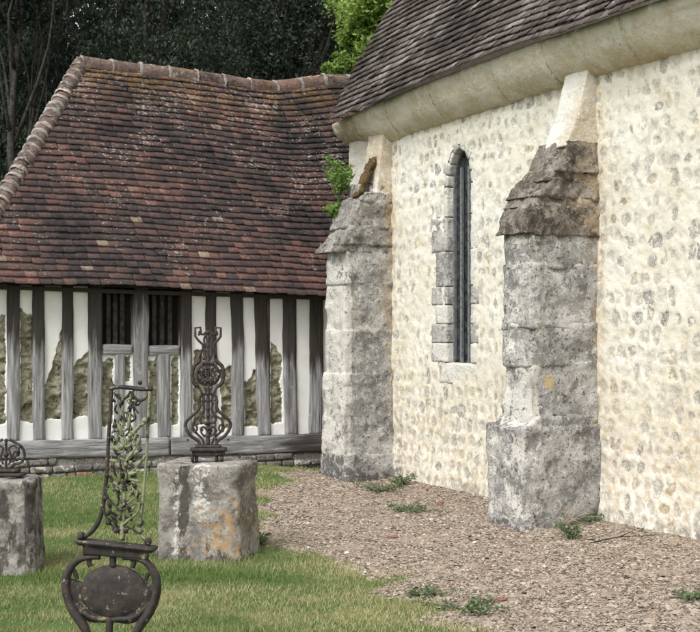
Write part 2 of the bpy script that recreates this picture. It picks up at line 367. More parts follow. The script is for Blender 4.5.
# grass blades, denser and longer in tufts
n = 230000
d = rng.uniform(5.6, 14.3, n * 2); d = d[rng.random(n * 2) < (6.5 / d) ** .6][:n]; n = len(d)
x = rng.uniform(-.36, .24, n) * d * 1.15; PQ = np.stack([x, d, x * 0], -1)
keep = (np.clip(.5 + grassm(x, d) * 1.7 + .9 * fbm(PQ, 2.6, 4), 0, 1) + rng.normal(0, .2, n) + .25 * np.clip(fbm(PQ + 5, 3.5, 3) - .32, -9, 0) * 0 > .5) & (fbm(PQ + 5, 4, 3) > -.33 + .5 * (rng.random(n) - .5)) & ((x - W0[0]) * U[0] + (d - W0[1]) * U[1] < 4.38)
x = x[keep]; d = d[keep]; n = len(x); PQ = PQ[keep]
z = gh(x, d); hh = .012 + .022 * rng.random(n) ** 1.5 + .04 * np.clip(fbm(PQ, 3.5, 3), 0, 1); a = rng.uniform(0, 6.28, n); ln = rng.uniform(.2, 1.0, n); a2 = rng.uniform(0, 6.28, n)
bw = .0035
b0 = np.stack([x + bw * np.cos(a), d + bw * np.sin(a), z - .003], -1); b1 = np.stack([x - bw * np.cos(a), d - bw * np.sin(a), z - .003], -1)
b2 = np.stack([x + hh * ln * np.cos(a2), d + hh * ln * np.sin(a2), z + hh], -1)
V = np.stack([b0, b1, b2], 1).reshape(-1, 3)
lr = np.clip(.40 + 1.2 * fbm(PQ * np.array([1, 2.6, 1]), .9, 4) + rng.normal(0, .18, n) + .3 * ss(.7, 0, grassm(x, d)), 0, 1); lr = np.repeat(lr, 3)
mG = mat_leaf('lawn_blades', (.14, .205, .06), (.44, .41, .22), .3)
g = mk('lawn_grass', V, np.arange(n * 3).reshape(-1, 3), mG, attrs={'lr': lr}); tagset(g, 'short patchy green lawn with straw coloured patches in front of the timbered building', 'grass', kind='stuff')

# gravel and leaf litter: small bent chips
n = 150000
d = rng.uniform(5.6, 14.2, n); x = rng.uniform(-.1, .36, n) * d * 1.1
o_ = (x - W0[0]) * NN[0] + (d - W0[1]) * NN[1]; t_ = (x - W0[0]) * U[0] + (d - W0[1]) * U[1]; PQ = np.stack([x, d, x * 0], -1)
gmv = np.clip(.5 + grassm(x, d) * 1.7 + .9 * fbm(PQ, 2.6, 4), 0, 1)
keep = (gmv + rng.normal(0, .13, n) < .5) & (o_ > .02) & (t_ < 4.3)
x = x[keep]; d = d[keep]; n = len(x); s_ = rng.lognormal(math.log(.0068), .45, n); a = rng.uniform(0, 6.28, n); z = gh(x, d)
ti = rng.normal(0, .35, (n, 2)); V = []
for k, (u_, v_, w_) in enumerate([(-1, -.6, 0), (1, -.7, 0), (.9, .6, 0), (-.8, .7, 0), (.1, 0, .55)]):
    uu = u_ * (1 + rng.normal(0, .2, n)) * s_; vv = v_ * s_ * (1 + rng.normal(0, .2, n))
    V.append(np.stack([x + uu * np.cos(a) - vv * np.sin(a), d + uu * np.sin(a) + vv * np.cos(a), z + .003 + w_ * s_ + ti[:, 0] * uu * .5 + ti[:, 1] * vv * .5], -1))
V = np.stack(V, 1).reshape(-1, 3); b = np.arange(n)[:, None, None] * 5
F = (b + np.array([[0, 1, 4], [1, 2, 4], [2, 3, 4], [3, 0, 4]])[None]).reshape(-1, 3)
sg = M('pebbles_and_litter', .9, .2); q = sg.attr('lr'); cg = sg.ramp(q, [(0, (.07, .055, .04)), (.2, (.19, .15, .115)), (.5, (.31, .26, .205)), (.8, (.43, .375, .31)), (.95, (.27, .18, .13)), (1, (.60, .56, .50))]); sg.fin(cg)
g = mk('gravel', V, F, sg.m, attrs={'lr': np.repeat(rng.random(n), 5)}); tagset(g, 'pinkish brown gravel and dry leaf litter along the foot of the church wall', 'gravel', kind='stuff')

# ------------------------------------------------------------------ church
church = empty('church', tuple(cw(0, 1.5, 0)), 'old limewashed rubble stone church with buttresses, pointed window and steep grey tiled roof', 'church')
ZE = lambda t: 4.03 - .007 * np.clip(t, 0, 9) ** 2       # eave height
TW, TE = 4.2, -3.6
# window opening (pointed)
WT0, WT1, WZ0, WS, WAP = 1.77, 2.18, 1.28, 3.02, 3.38
def inwin(t, z, g=0.0):
    tc = (WT0 + WT1) / 2; hw = (WT1 - WT0) / 2 + g
    a = np.clip((z - WS) / (WAP - WS + g), 0, 1); wd = hw * np.sqrt(np.clip(1 - a ** 1.6, 0, 1))
    return (np.abs(t - tc) < wd) & (z > WZ0 - g) & (z < WAP + g)
ts = np.arange(TE, TW + .001, .012); zs = np.arange(-.05, 3.86, .012)
Tt, Zz = np.meshgrid(ts, zs, indexing='ij'); t = Tt.ravel(); z = Zz.ravel(); P3 = np.stack([t, z, t * 0], -1)
wr = z + .05 * fbm(P3, 1.3, 2) + .035 * fbm(P3 + 9, 4, 2) + .022 * fbm(P3 + 19, 12, 2); rh = .150; row = np.floor(wr / rh)
cwid = .10 + .05 * hsh(row, 5)
tt = t + .035 * fbm(P3 + 5, 6, 2) + .022 * fbm(P3 + 15, 15, 2) + hsh(row, 77) * .3; colm = np.floor(tt / cwid)
fx = tt / cwid - colm - .5; fz = wr / rh - row - .5
r1 = hsh(row, colm, 1); r2 = hsh(row, colm, 2); r3 = hsh(row, colm, 3)
sw = .22 + .26 * r1; sh = .24 + .26 * r2
dd = ((np.abs(fx - (r2 - .5) * .16) / sw) ** 2.6 + (np.abs(fz - (r3 - .5) * .16) / sh) ** 2.6)
sdv = np.clip(1 - dd, -1.5, 1) * (.85 + .4 * r1) + .45 * fbm(P3, 14, 3)
pres = .75 * (hsh(row, colm, 4) < (.66 - .0 * z)) + .25
sdv = np.where(hsh(row, colm, 4) < .80 + .2 * ss(2.0, .2, z), sdv, -1.0) + .8 * fbm(P3 + 40, 1.1, 3) + .08 + .14 * ss(1.8, .2, z)
stn = np.clip(sdv, 0, 1)
strength = hsh(row, colm, 12)
relief = .010 * fbm(P3, 3, 4) + .009 * fbm(P3, 16, 3) - .006 * stn + .012 * fbm(P3, .7, 2)
foot = ss(.5, 0, z) * .03
ochre = np.clip(.75 * ss(1.9, .4, z) + .35 * ss(.15, 0, np.abs(t + .03)) + .6 * ss(3.55, 3.75, z) + .4 * fbm(P3 + 3, .8, 3), 0, 1)
for tb in (-.06, 3.24): ochre = np.maximum(ochre, .95 * ss(.10, .02, np.abs(t - tb + .03)) * ss(.4, 1.2, z))
grime = np.clip(.7 * ss(.32, .0, z) + .45 * fbm(P3 + 8, 1.7, 3) - .25 + .8 * ss(.25, 0, np.abs(t - 3.1)) * ss(1.2, .6, z), 0, 1)
V = cw(relief + foot, t, z); F = grid_faces(len(ts), len(zs))
cen = V[F].mean(1); ct = t[F].mean(1); cz = z[F].mean(1); F = F[~inwin(ct, cz, .04)]
mk('nave_wall', V, F, mNave, church, {'st': strength, 'sd': sdv, 'sr': r3 * .6 + .4 * hsh(row, colm, 9), 'mask': np.stack([ochre, grime, ochre * 0], -1)}, smooth=True)
# body of the nave behind the face
ac = Acc()
def quadbox(ac, o0, o1, t0, t1, z0, z1, **kw):
    c = np.array(cbox(o0, o1, t0, t1, z0, z1)).reshape(8, 3)
    ac.add(c, [(0, 1, 3, 2), (4, 6, 7, 5), (0, 4, 5, 1), (2, 3, 7, 6), (0, 2, 6, 4), (1, 5, 7, 3)], **{k: np.tile(v, (8, 1)) for k, v in kw.items()})
quadbox(ac, -.9, -.03, WT1 + .3, TW - .004, -.05, 3.9, mask=(0, 0, .6)); quadbox(ac, -.9, -.03, TE, WT0 - .3, -.05, 3.9, mask=(0, 0, .6))
quadbox(ac, -.9, -.03, WT0 - .3, WT1 + .3, -.05, 1.0, mask=(0, 0, .6)); quadbox(ac, -.9, -.03, WT0 - .3, WT1 + .3, 3.5, 3.9, mask=(0, 0, .6))
gv_ = [cw(.0, TW - .01, -.05), cw(-6, TW - .01, -.05), cw(-6, TW - .01, 3.9), cw(-3, TW - .01, 8.55), cw(0, TW - .01, 3.9)]
gb_ = [p + np.array([*(-U * .5), 0]) for p in gv_]
ac.add(gv_ + gb_, [(0, 1, 2, 3, 4), (9, 8, 7, 6, 5)] + [(i, (i + 1) % 5, (i + 1) % 5 + 5, i + 5)[::-1] for i in range(5)], mask=np.tile((0, 0, .6), (10, 1)))
ac.build('inner_masonry', mCream, church)

# window
win = Acc()
def archpts(g, n=14, z0=WZ0):
    tc = (WT0 + WT1) / 2; hw = (WT1 - WT0) / 2 + g; pts = [(tc - hw, z0 - 0)]
    for i in range(n + 1):
        a = i / n; zz = WS + (WAP + g - WS) * a; pts.append((tc - hw * math.sqrt(max(0, 1 - a ** 1.6)), zz))
    return pts + [(2 * tc - p[0], p[1]) for p in pts[-2::-1]]
inn = archpts(0); pn = len(inn)
fr_ = mk('window', [cw(-.10, a, b) for a, b in inn], [tuple(range(pn))], (lambda s: s.fin(s.mix(s.step(s.noise(14, 4), .4, .6), (.018, .022, .024), (.05, .058, .06)), s.noise(12, 3), .3, .004))(M('leaded_glass', .18, .5)), church)
a_ = Acc()
for s0, s1, oo in ((0, -.022, -.07),):
    I2 = archpts(s0); J2 = archpts(s1, z0=WZ0 + .02)
    V_ = [cw(oo, a, b) for a, b in I2] + [cw(oo, a, b) for a, b in J2] + [cw(-.098, a, b) for a, b in J2]
    a_.add(V_, [(i, i + 1, pn + i + 1, pn + i) for i in range(pn - 1)] + [(pn + i, pn + i + 1, 2 * pn + i + 1, 2 * pn + i) for i in range(pn - 1)])
for tb in (1.90, 2.03):
    ztop = 3.2
    quadbox(a_, -.085, -.062, tb - .016, tb + .016, WZ0, ztop)
a_.build('window_bars', mat_simple('grey_iron_bars', (.10, .105, .11), (.2, .205, .21), 30), fr_)
# dressed surround: blocks around the opening with real thickness and reveal
sur = Acc()
def ringpt(g, f):                           # point along the arch outline at fraction f
    A = np.array(archpts(g)); L = np.concatenate([[0], np.cumsum(np.linalg.norm(np.diff(A, axis=0), axis=1))]); return np.array([np.interp(f * L[-1], L, A[:, 0]), np.interp(f * L[-1], L, A[:, 1])])
zb = [1.28, 1.47, 1.66, 1.85, 2.03, 2.38, 2.72, 3.02]
for side in (0, 1):
    for i in range(len(zb) - 1):
        z0, z1 = zb[i] + .004, zb[i + 1] - .004
        ti_ = WT1 if side else WT0; wo = (.28 if i in (1, 3, 5, 0) else .20) if side else (.13 if i % 2 else .09)
        to = ti_ + wo * (1 if side else -1)
        V_, F_, p_ = hexa(cbox(-.12, .006, min(ti_, to), max(ti_, to), z0 - .003, z1 + .003), .018, .006, 12, 1, i)
        gray = 1 if (side and i in (1, 3, 4, 5)) or (not side and i in (1, 3)) else 0
        sur.add(V_, F_, mask=np.tile((.1, (.45 if i != 4 else .6) if gray else .0, 0.1 if gray else .95), (len(V_), 1)))
nb = 8
arc0 = [p for p in archpts(0) if p[1] >= WS - .001]; 
def arcat(g, f):
    A = np.array([p for p in archpts(g, 30) if p[1] >= WS - .001]); L = np.concatenate([[0], np.cumsum(np.linalg.norm(np.diff(A, axis=0), axis=1))]); return np.interp(f * L[-1], L, A[:, 0]), np.interp(f * L[-1], L, A[:, 1])
for i in range(nb):
    f0, f1 = i / nb + .004, (i + 1) / nb - .004; c8 = []
    for oo in (-.12, .002):
        c8.append([[cw(oo, *arcat(0, f)), cw(oo, *arcat(.10, f))] for f in (f0, f1)])
    V_, F_, p_ = hexa(c8, .022, .004, 12, 1, i); sur.add(V_, F_, mask=np.tile((.25, .1, .7), (len(V_), 1)))
V_, F_, p_ = hexa(cbox(-.12, .0, WT0 - .1, WT1 + .14, 1.07, 1.275), .022, .012, 9, 1); sur.add(V_, F_, mask=np.tile((.0, .05, .95), (len(V_), 1)))
sur.build('window_surround', mat_stone('dressed_window_stone', (.42, .41, .39), (.58, .57, .53), (.20, .20, .20), pale=(.77, .755, .69), pits=.2, dk=.15), church, smooth=True)

# buttresses
LICH = on_t(550, 383, -.06)
def blocks(acc, spec, maskf, res=.02, amp=.026, fr=6, rnd=1):
    for k, (c8, m) in enumerate(spec):
        V_, F_, p_ = hexa(c8, res, amp, fr, rnd, k); d_ = V_[:, :2] - W0; o = d_ @ NN; t = d_ @ U
        acc.add(V_, F_, mask=maskf(o, t, V_[:, 2], V_, m), lich=ss(.13, .02, np.hypot(o - LICH[0], V_[:, 2] - LICH[1])) * (t < 0) * .75)
def wedge(o0a, o0b, t0, t1, z0, z1, oin=-.02):    # outer face slopes from o0a (bottom) to o0b (top)
    return [[[cw(oin, t, z0), cw(oin, t, z1)] for t in (t0, t1)], [[cw(o0a, t, z0), cw(o0b, t, z1)] for t in (t0, t1)]]
def mk_mask(omax, t0, t1, zc):
    def f(o, t, z, V, m):
        nf = fbm(V, 2.2, 3)
        tan = np.clip(.62 * ss(.17, .0, o) + .25 * (z > zc - .3) * ss(.35, .1, o) + m[0], 0, 1) * ss(.3, .9, z)
        black = np.clip(m[1] - .05 + .5 * ss(.10, 0, z) * m[3] + .6 * nf, 0, 1)
        white = np.clip(m[2] + .75 * ss(omax - .12, omax - .05, o) * m[4] - .3 * (o < omax - .1) + .3 * nf, 0, 1)
        return np.stack([tan, black, white], -1)
    return f
# near buttress
bt = Acc(); f = mk_mask(.68, -.06, .3, 2.4)
sp = [(wedge(.80, .78, -.10, .40, -.05, .82), (0, .12, .05, 1, .5)), (wedge(.775, .66, -.085, .39, .79, .90), (.2, .0, .35, 0, .5))]
zz = [.86, 1.32, 1.63, 2.12, 2.42]
for i in range(4):
    e = .004 * (i % 2); sp.append((wedge(.68 + e, .675 + e, -.06, .32, zz[i] - .02, zz[i + 1] + .02), (.05 if i > 1 else 0, [.15, .2, .12, .18][i], [.3, .12, 0, 0][i], 0, [.8, .8, .5, .5][i])))
blocks(bt, sp, f); B2 = bt.build('buttress', mStone, church, smooth=True); B2['label'] = 'nearer buttress with an orange lichen patch on its grey stone'
cp = Acc(); z3 = 2.36
sp = [(wedge(.755, .66, -.08, .35, 2.37, 2.62), (0, .35, 0, 0, 0)), (wedge(.67, .60, -.06, .36, 2.60, 2.70), (.25, .1, .1, 0, 0)), (wedge(.63, .47, -.075, .35, 2.68, 2.84), (0, .3, 0, 0, 0)), (wedge(.50, .44, -.06, .34, 2.82, 2.91), (.3, .0, .1, 0, 0)), (wedge(.45, .31, -.08, .33, 2.89, 3.16), (0, .2, .05, 0, 0))]
blocks(cp, sp, lambda o, t, z, V, m: np.stack([np.clip(m[0] + .7 * ss(.40, .05, o) + .5 * fbm(V, 3, 2), 0, 1), np.clip(m[1] + .6 * fbm(V, 3, 3) + .2 * ss(.35, .6, o), 0, 1), np.clip(m[2] + .3 * fbm(V + 7, 3, 3), 0, 1)], -1), .016, .030, 8, 1)
cp.build('buttress_cap', mCap, B2, smooth=True)
hn = Acc(); sp = [(wedge(.33, .20, -.05, .27, 3.10, 3.36), (.6, 0, .2)), (wedge(.215, .09, -.05, .25, 3.32, 3.76), (.5, 0, .3))]
blocks(hn, sp, lambda o, t, z, V, m: np.stack([np.clip(m[0] * ss(.12, .0, t) + .3 * fbm(V, 3, 2), 0, 1), 0 * o, np.clip(m[2] + .8 * ss(.0, .1, t), 0, 1)], -1), .02, .010, 6, 2)
hn.build('buttress_haunch', mCream, B2, smooth=True)
# far buttress
bt = Acc(); f = mk_mask(.58, 3.2, 3.7, 2.4)
sp = [(wedge(.62, .60, 3.19, 3.76, -.08, .29), (0, .5, .25, 1, 0)), (wedge(.60, .585, 3.235, 3.71, .26, 1.14), (0, .08, .1, 0, 1)),
      (wedge(.575, .57, 3.25, 3.69, 1.11, 1.60), (.05, .0, .3, 0, 1.1)), (wedge(.57, .57, 3.25, 3.68, 1.57, 2.10), (.42, .0, .12, 0, 1.2)), (wedge(.565, .56, 3.25, 3.68, 2.08, 2.48), (.1, .15, .05, 0, 1.0))]
blocks(bt, sp, f); B1 = bt.build('buttress', mStone, church, smooth=True); B1['label'] = 'farther buttress with plants growing on its broken top'
cp = Acc(); sp = [(wedge(.66, .60, 3.26, 3.76, 2.42, 2.53), (0, .35, .1)), (wedge(.61, .50, 3.24, 3.73, 2.50, 2.70), (0, .12, .12)), (wedge(.52, .40, 3.25, 3.70, 2.68, 2.98), (0, .05, .1)), (wedge(.40, .30, 3.24, 3.70, 2.96, 3.07), (0, .3, .2))]
for k in range(9):
    o = rng.uniform(.02, .3); tq = rng.uniform(3.22, 3.6); s = rng.uniform(.05, .11); sp.append((wedge(o + s, o + s * .7, tq, tq + s * 1.3, 3.03, 3.08 + s * 1.0, o - s * .4), (0, .45 if k % 2 else .0, .2)))
mCap2 = mat_stone('grey_cap_stone', (.23, .22, .205), (.40, .385, .35), (.06, .055, .05), tan=(.42, .31, .19), dk=.55)
blocks(cp, sp, lambda o, t, z, V, m: np.stack([np.clip(m[0] + .8 * ss(.14, .04, o), 0, 1), np.clip(m[1] + .5 * fbm(V, 3, 3), 0, 1), np.clip(m[2] + .4 * fbm(V + 7, 3, 3), 0, 1)], -1), .016, .030, 8, 1)
cp.build('buttress_cap', mCap2, B1, smooth=True)
hn = Acc(); sp = [(wedge(.20, .10, 3.25, 3.58, 3.02, 3.76), (.85, 0, .2))]
blocks(hn, sp, lambda o, t, z, V, m: np.stack([np.clip(m[0] + .3 * fbm(V, 3, 2), 0, 1), 0 * o, np.clip(m[2] + .5 * ss(.14, .2, o), 0, 1)], -1), .02, .010, 6, 2)
hn.build('buttress_haunch', mCream, B1, smooth=True)

# cornice: bold rounded moulding, in stones of about a metre
ac = Acc(); prof = [(0.0, -.03), (.05, -.015), (.10, .02), (.165, .075), (.215, .14), (.245, .20), (.275, .26), (.285, .338), (-.02, .345)]
prof = np.array(prof); k_ = np.linspace(0, 1, 26); L_ = np.concatenate([[0], np.cumsum(np.linalg.norm(np.diff(prof, axis=0), axis=1))]); L_ /= L_[-1]
pr = np.stack([np.interp(k_, L_, prof[:, 0]), np.interp(k_, L_, prof[:, 1])], -1)
ts = np.arange(TE, 4.28, .025); jn = np.array([-2.9, -1.7, -.62, .35, 1.1, 2.15, 3.0, 3.75])
Tm, Km = np.meshgrid(ts, np.arange(26), indexing='ij'); t = Tm.ravel(); kk = Km.ravel()
tp_ = ss(3.2, 4.2, t); o = pr[kk, 0] * (.92 - .15 * tp_); z = ZE(t) - .31 + .345 - (.345 - pr[kk, 1]) * (1 - .42 * tp_); jd = np.min(np.abs(t[:, None] - jn[None]), 1); seg = np.searchsorted(jn, t)
o = o + (hsh(seg, 3) - .5) * .02 * (o > .03) - .010 * ss(.03, .0, jd) * (o > .03) - .05 * ss(.03, .0, np.abs(t - 4.27)) * (o > .05)
P3 = cw(o, t, z); o = o + .02 * fbm(P3, 2.5, 4) * (kk > 0); z = z + (.03 * fbm(P3 + 3, 2.2, 3) + (hsh(seg, 5) - .5) * .02) * (kk < 12)
V = cw(o, t, z); nfb = fbm(V, 1.5, 3)
msk = np.stack([np.clip(.55 * ss(8, 2, kk) + .45 * nfb + .1, 0, 1), np.clip(ss(3.3, 4.0, t) * .75 + .4 * ss(17, 24, kk) + .3 * nfb + .8 * ss(.012, 0, jd) - .05, 0, 1), np.clip(.5 * ss(6, 12, kk) * ss(22, 16, kk) + .5 * nfb, 0, 1)], -1)
ac.add(V, grid_faces(len(ts), 26)); ac.A['mask'] = [msk]
e0 = [V[(len(ts) - 1) * 26 + i] for i in range(26)]; ac.add(e0, [tuple(range(26))], mask=np.tile((.1, .6, .2), (26, 1)))
ac.build('cornice', mCorn, church, smooth=True)

# ---- tiled roofs
def tile_field(fn, courses, e, o_lo, o_hi, wd, seed, th=.013, inside=None, ln=1.9, wav=.006, jit=.006, smax=None):
    """fn(x, v, h) -> world; courses along v with exposure e; tiles run along x from o_lo(v) to o_hi(v)"""
    r = np.random.default_rng(seed); VV = []; RN = []; SL = []
    cols = 4; cam_ = np.array([0, .55, 1, 1, .55, 0])[:cols] if cols == 6 else np.array([0, 1, 1, 0])
    for i in range(courses):
        v0 = i * e; a, b = o_lo(v0), o_hi(v0); n = int((b - a) / wd) + 2; x0 = a - wd * (.5 if i % 2 else 0) + r.uniform(-.02, .02)
        xs = x0 + np.arange(n) * wd; jx = r.normal(0, wd * .02, n); vj = r.normal(0, jit, n) + wav * np.sin(xs * 1.7 + i * .6) + .5 * wav * np.sin(xs * 4.1 + i * 1.3); hj = np.abs(r.normal(0, .004, n)); tl = r.normal(0, .022, n); sk = r.normal(0, .018, n)
        for k in range(n):
            xa, xb = xs[k] + jx[k] + .0005, xs[k] + jx[k] + wd - .0005
            xa, xb = max(xa, a), min(xb, b)
            if xb - xa < .02: continue
            fx = np.array([0, .3, .7, 1]); X = xa + (xb - xa) * fx; hc = np.array([0, .002, .002, 0])
            vv0 = v0 + vj[k] + sk[k] * (X - X.mean()) + np.array([.005, 0, 0, .005]); L = e * ln
            hb = .044 + hj[k] + hc + tl[k] * (X - X.mean()); ht = hc * .6 + .002
            top0 = np.stack([X, vv0, hb], -1); top1 = np.stack([X, vv0 + L, ht], -1); bot0 = np.stack([X, vv0 + .002, hb - th], -1)
            VV.append(np.concatenate([top0, top1, bot0])); rn = r.random(3); RN.append(np.tile(rn, (12, 1))); SL.append(np.full(12, v0 / (courses * e)))
    VV = np.concatenate(VV); m = len(VV) // 12
    q = []
    for k in range(3): q.append([k, k + 1, 5 + k, 4 + k]); q.append([8 + k, 9 + k, k + 1, k])
    q.append([8, 0, 4, 8 + 0]); q = q[:-1]
    F = (np.arange(m)[:, None, None] * 12 + np.array(q)[None]).reshape(-1, 4)
    F = np.concatenate([F, (np.arange(m)[:, None] * 12 + np.array([[8, 0, 4, 4]])).reshape(-1, 4)[:0]])
    W = fn(VV[:, 0], VV[:, 1], VV[:, 2]); return W, F, np.concatenate(RN), np.concatenate(SL)
SN = 1.56; cs = 1 / math.hypot(1, SN); sn = SN * cs
def fnN(x, v, h):      # x: = t
    P = np.stack([x, v, x * 0], -1); dz = .02 * fbm(P, .9, 2)
    o = .33 - v * cs + h * sn; z = ZE(x) + v * sn + h * cs + dz + .0
    # bell-cast at the eaves
    x = x - .0 * v; k = ss(.5, 0, v); z = z - .032 + .03 * k
    return cw(o, x, z)
W, F, RN, SL = tile_field(fnN, 53, .098, lambda v: TE, lambda v: 4.30 - .30 * max(0, 1 - v / .9) ** 1.5, .125, 11, wav=.009, th=.015, jit=.005)
rf = mk('roof', W, F, mTileN, church, {'rn': RN, 'slope': SL * 0})
xs_ = np.linspace(TE, 4.0, 30); vs_ = np.linspace(.10, 5.2, 30); Xm, Vm = np.meshgrid(xs_, vs_, indexing='ij')
mk('gap_blocking_sheet', fnN(Xm.ravel(), Vm.ravel(), np.full(900, -.012)), grid_faces(30, 30), mGapSheet, rf)  # dark sheet added under the nave tiles to block light gaps
bk = [cw(-3.0, TE, 8.6), cw(-3.0, 4.28, 8.6), cw(-6.2, 4.28, 3.75), cw(-6.2, TE, 3.75)]
bk2 = [b_ + np.array([0, 0, -.05]) for b_ in bk]
mk('roof_rear_slope', bk + bk2, [(0, 1, 2, 3), (7, 6, 5, 4), (0, 4, 5, 1), (1, 5, 6, 2), (2, 6, 7, 3), (3, 7, 4, 0)], mTileN, rf, {'rn': np.tile((.4, .2, .2), (8, 1)), 'slope': np.zeros(8)})

# ------------------------------------------------------------------ half-timbered annex
TF = 4.5
annex = empty('timbered_building', tuple(cw(2, TF + .8, 0)), 'low half-timbered building with white plaster panels under a big red-brown hipped tile roof', 'building')
oL = on_t(-48, 400, TF)[0]
sillB = lambda o: np.interp(o, [.1, 4.2], [.19, .31]); sillT = lambda o: np.interp(o, [.1, 4.2], [.40, .49]); eav = lambda o: np.interp(o, [0, 4.4], [2.0, 2.08])
TA = 1.5; ca = 1 / math.hypot(1, TA); sa = TA * ca
tE = 4.30; RU = 1.83; LS = RU / ca                     # eave line, run and slope length
o_ridge_end = None
d_ = ray(80, 55)
def roofz(o): return eav(o) - .02
lam = 14.18; pL = d_ * lam; oRL = (pL[:2] - W0) @ NN
oEC = on_t(-52, 283, tE)[0]
oend = -2.0
def fnA(x, v, h):      # x = -o (left to right)
    o = -x; P = np.stack([x, v, x * 0], -1)
    z = roofz(o) + v * sa * (1 + .012 * np.clip(2 - o, -1, 3) * .3) + h * ca + .018 * fbm(P, .8, 2) - .03 * np.sin(np.clip(v / LS, 0, 1) * math.pi)
    t = tE + v * ca - h * sa
    f_ = np.clip(v / LS, 0, 1.1); z = z + (.16 * ss(.2, -1.0, o) * f_ ** 2 - .03 * f_ * ss(1.6, .4, o) * ss(-.9, .2, o))   # courses lift into the nave roof
    return cw(o, t, z)
hipo = lambda v: oEC + (oRL - oEC) * (v / LS)
W, F, RN, SL = tile_field(fnA, 37, LS / 37, lambda v: -hipo(v), lambda v: -oend, .125, 5, wav=.008, jit=.004, th=.015)
ar = mk('roof', W, F, mTileA, annex, {'rn': RN, 'slope': SL})
Xg = []; 
nu, nv = 60, 30; Vg, Ug = np.meshgrid(np.linspace(.02, LS, nv), np.linspace(0, 1, nu)); x_ = -hipo(Vg) + (hipo(Vg) - oend) * Ug
mk('gap_blocking_sheet', fnA(x_.ravel(), Vg.ravel(), np.full(nu * nv, -.012)), grid_faces(nu, nv), mGapSheet, ar)  # same added sheet under the annex tiles, stops light between them
# hip end (west... far left) and rear slope
rdL = fnA(np.array([-oRL]), np.array([LS]), np.array([0.]))[0]; ecF = fnA(np.array([-oEC]), np.array([0.]), np.array([0.]))[0]
ecB = ecF + np.array([-.24, .97, 0]) * 2 * RU; rdR = fnA(np.array([.9]), np.array([LS]), np.array([0.]))[0]; rdR = cw(-.9, tE + RU, rdL[2]); ebR = cw(-.9, tE + 2 * RU, 2.0)
Vs = np.array([rdL, ecF, ecB, rdR, ebR]) - np.array([0, 0, .015])
hipo_end = mk('hip_and_rear_slopes', Vs, [(0, 1, 2), (0, 2, 4, 3)], mTileA, ar, {'rn': np.tile((.4, .3, .3), (5, 1)), 'slope': np.full(5, .3)})
# eave board / soffit
ac = Acc()
for oa, ob in ((-.3, 2.2), (2.2, oL + .1)):
    c8 = [[[cw(o, t, eav(o) - dz) for dz in (.06, .02)] for t in (TF - .03, TF + .3)] for o in (oa, ob)]
    V_, F_, _ = hexa(c8, .08, .004, 5, 0); ac.add(V_, F_, gv=V_[:, [2, 1, 0]], dark=np.ones(len(V_)), wr=np.ones(len(V_)))
ac.build('wall_plate', mWood, annex)
# ridge tiles
mHipM = mat_stone('hip_mortar', (.22, .195, .18), (.42, .40, .37), (.08, .07, .065), pale=(.62, .60, .56), pits=.3, dk=.6)
def ridge_run(acc, pts, L, rad, seed, dn=.35, mort=None):
    r = np.random.default_rng(seed); P = np.asarray(pts); S = np.concatenate([[0], np.cumsum(np.linalg.norm(np.diff(P, axis=0), axis=1))]); n = int(S[-1] / L)
    at = lambda s: np.array([np.interp(s, S, P[:, k]) for k in range(3)])
    for i in range(n + 1):
        s0 = i * L; s1 = min(S[-1], s0 + L * 1.08)
        if s1 - s0 < .05: continue
        a, b = at(s0), at(s1); T = b - a; T /= np.linalg.norm(T); side = np.cross(T, [0, 0, 1]); side /= np.linalg.norm(side); up = np.cross(side, T)
        off = r.normal(0, .006, 3); m = 9; rows = 5; V = []; an = np.linspace(-.15 * 3.14, 1.15 * 3.14, m)
        for j in range(rows):
            f_ = j / (rows - 1); c = a + (b - a) * f_ + off; R_ = rad * (1.10 - .16 * f_) * (1 + r.normal(0, .01))
            for q in an: V.append(c + side * R_ * math.cos(q) * 1.05 + up * (R_ * math.sin(q) * .95 - rad * dn))
        V = np.array(V); F_ = [tuple(x) for x in grid_faces(rows, m)] + [tuple(range(m))]
        V = V + .006 * np.stack([fbm(V + k * 9, 9, 3) for k in range(3)], -1)
        hz = r.random(); acc.add(V, F_, mask=np.tile((r.random() * .5, r.random() * .45, r.random() * .35), (len(V), 1)))
        if mort is not None:
            R2 = rad * 1.13; V = []; wd = .012 + .016 * r.random()
            for j, f_ in enumerate((-wd, -wd * .5, wd * .6, wd * 1.1)):
                for q in an: V.append(a + T * (f_ + r.normal(0, .005)) + side * (R2 * (1 if j in (1, 2) else .86)) * math.cos(q) * (1.05 + r.normal(0, .04)) + up * (R2 * (1 if j in (1, 2) else .86) * math.sin(q) * (1 + r.normal(0, .05)) - rad * dn))
            if hasattr(mort, 'parts'): mort.parts.append(Acc())
            (mort.parts[-1] if hasattr(mort, 'parts') else mort).add(V, [tuple(x) for x in grid_faces(4, m)], mask=np.tile((.1, .3, .35), (len(V), 1)))
xr = np.linspace(-oRL, -oend + .05, 40); rp = fnA(xr, np.full(40, LS), np.full(40, -.01))
a1, m1 = Acc(), Acc(); m1.parts = []; ridge_run(a1, rp, .36, .105, 3, mort=m1); rg = a1.build('ridge_tiles', mRidge, ar, smooth=True)
mMort = mat_stone('lime_mortar', (.24, .225, .20), (.36, .34, .31), (.09, .08, .07), pale=(.55, .53, .49), pits=.3, dk=.6)
for mj in m1.parts: mj.build('mortar_joint', mMort, ar, smooth=True)
vh = np.linspace(0, LS, 30); hp = fnA(-hipo(vh), vh, np.full(30, .012))[::1]
a1, m1 = Acc(), Acc(); ridge_run(a1, hp, .125, .090, 8, dn=.30, mort=m1); a1.build('hip_tiles', mRidge, ar, smooth=True); m1.build('hip_mortar', mHipM, ar, smooth=True)

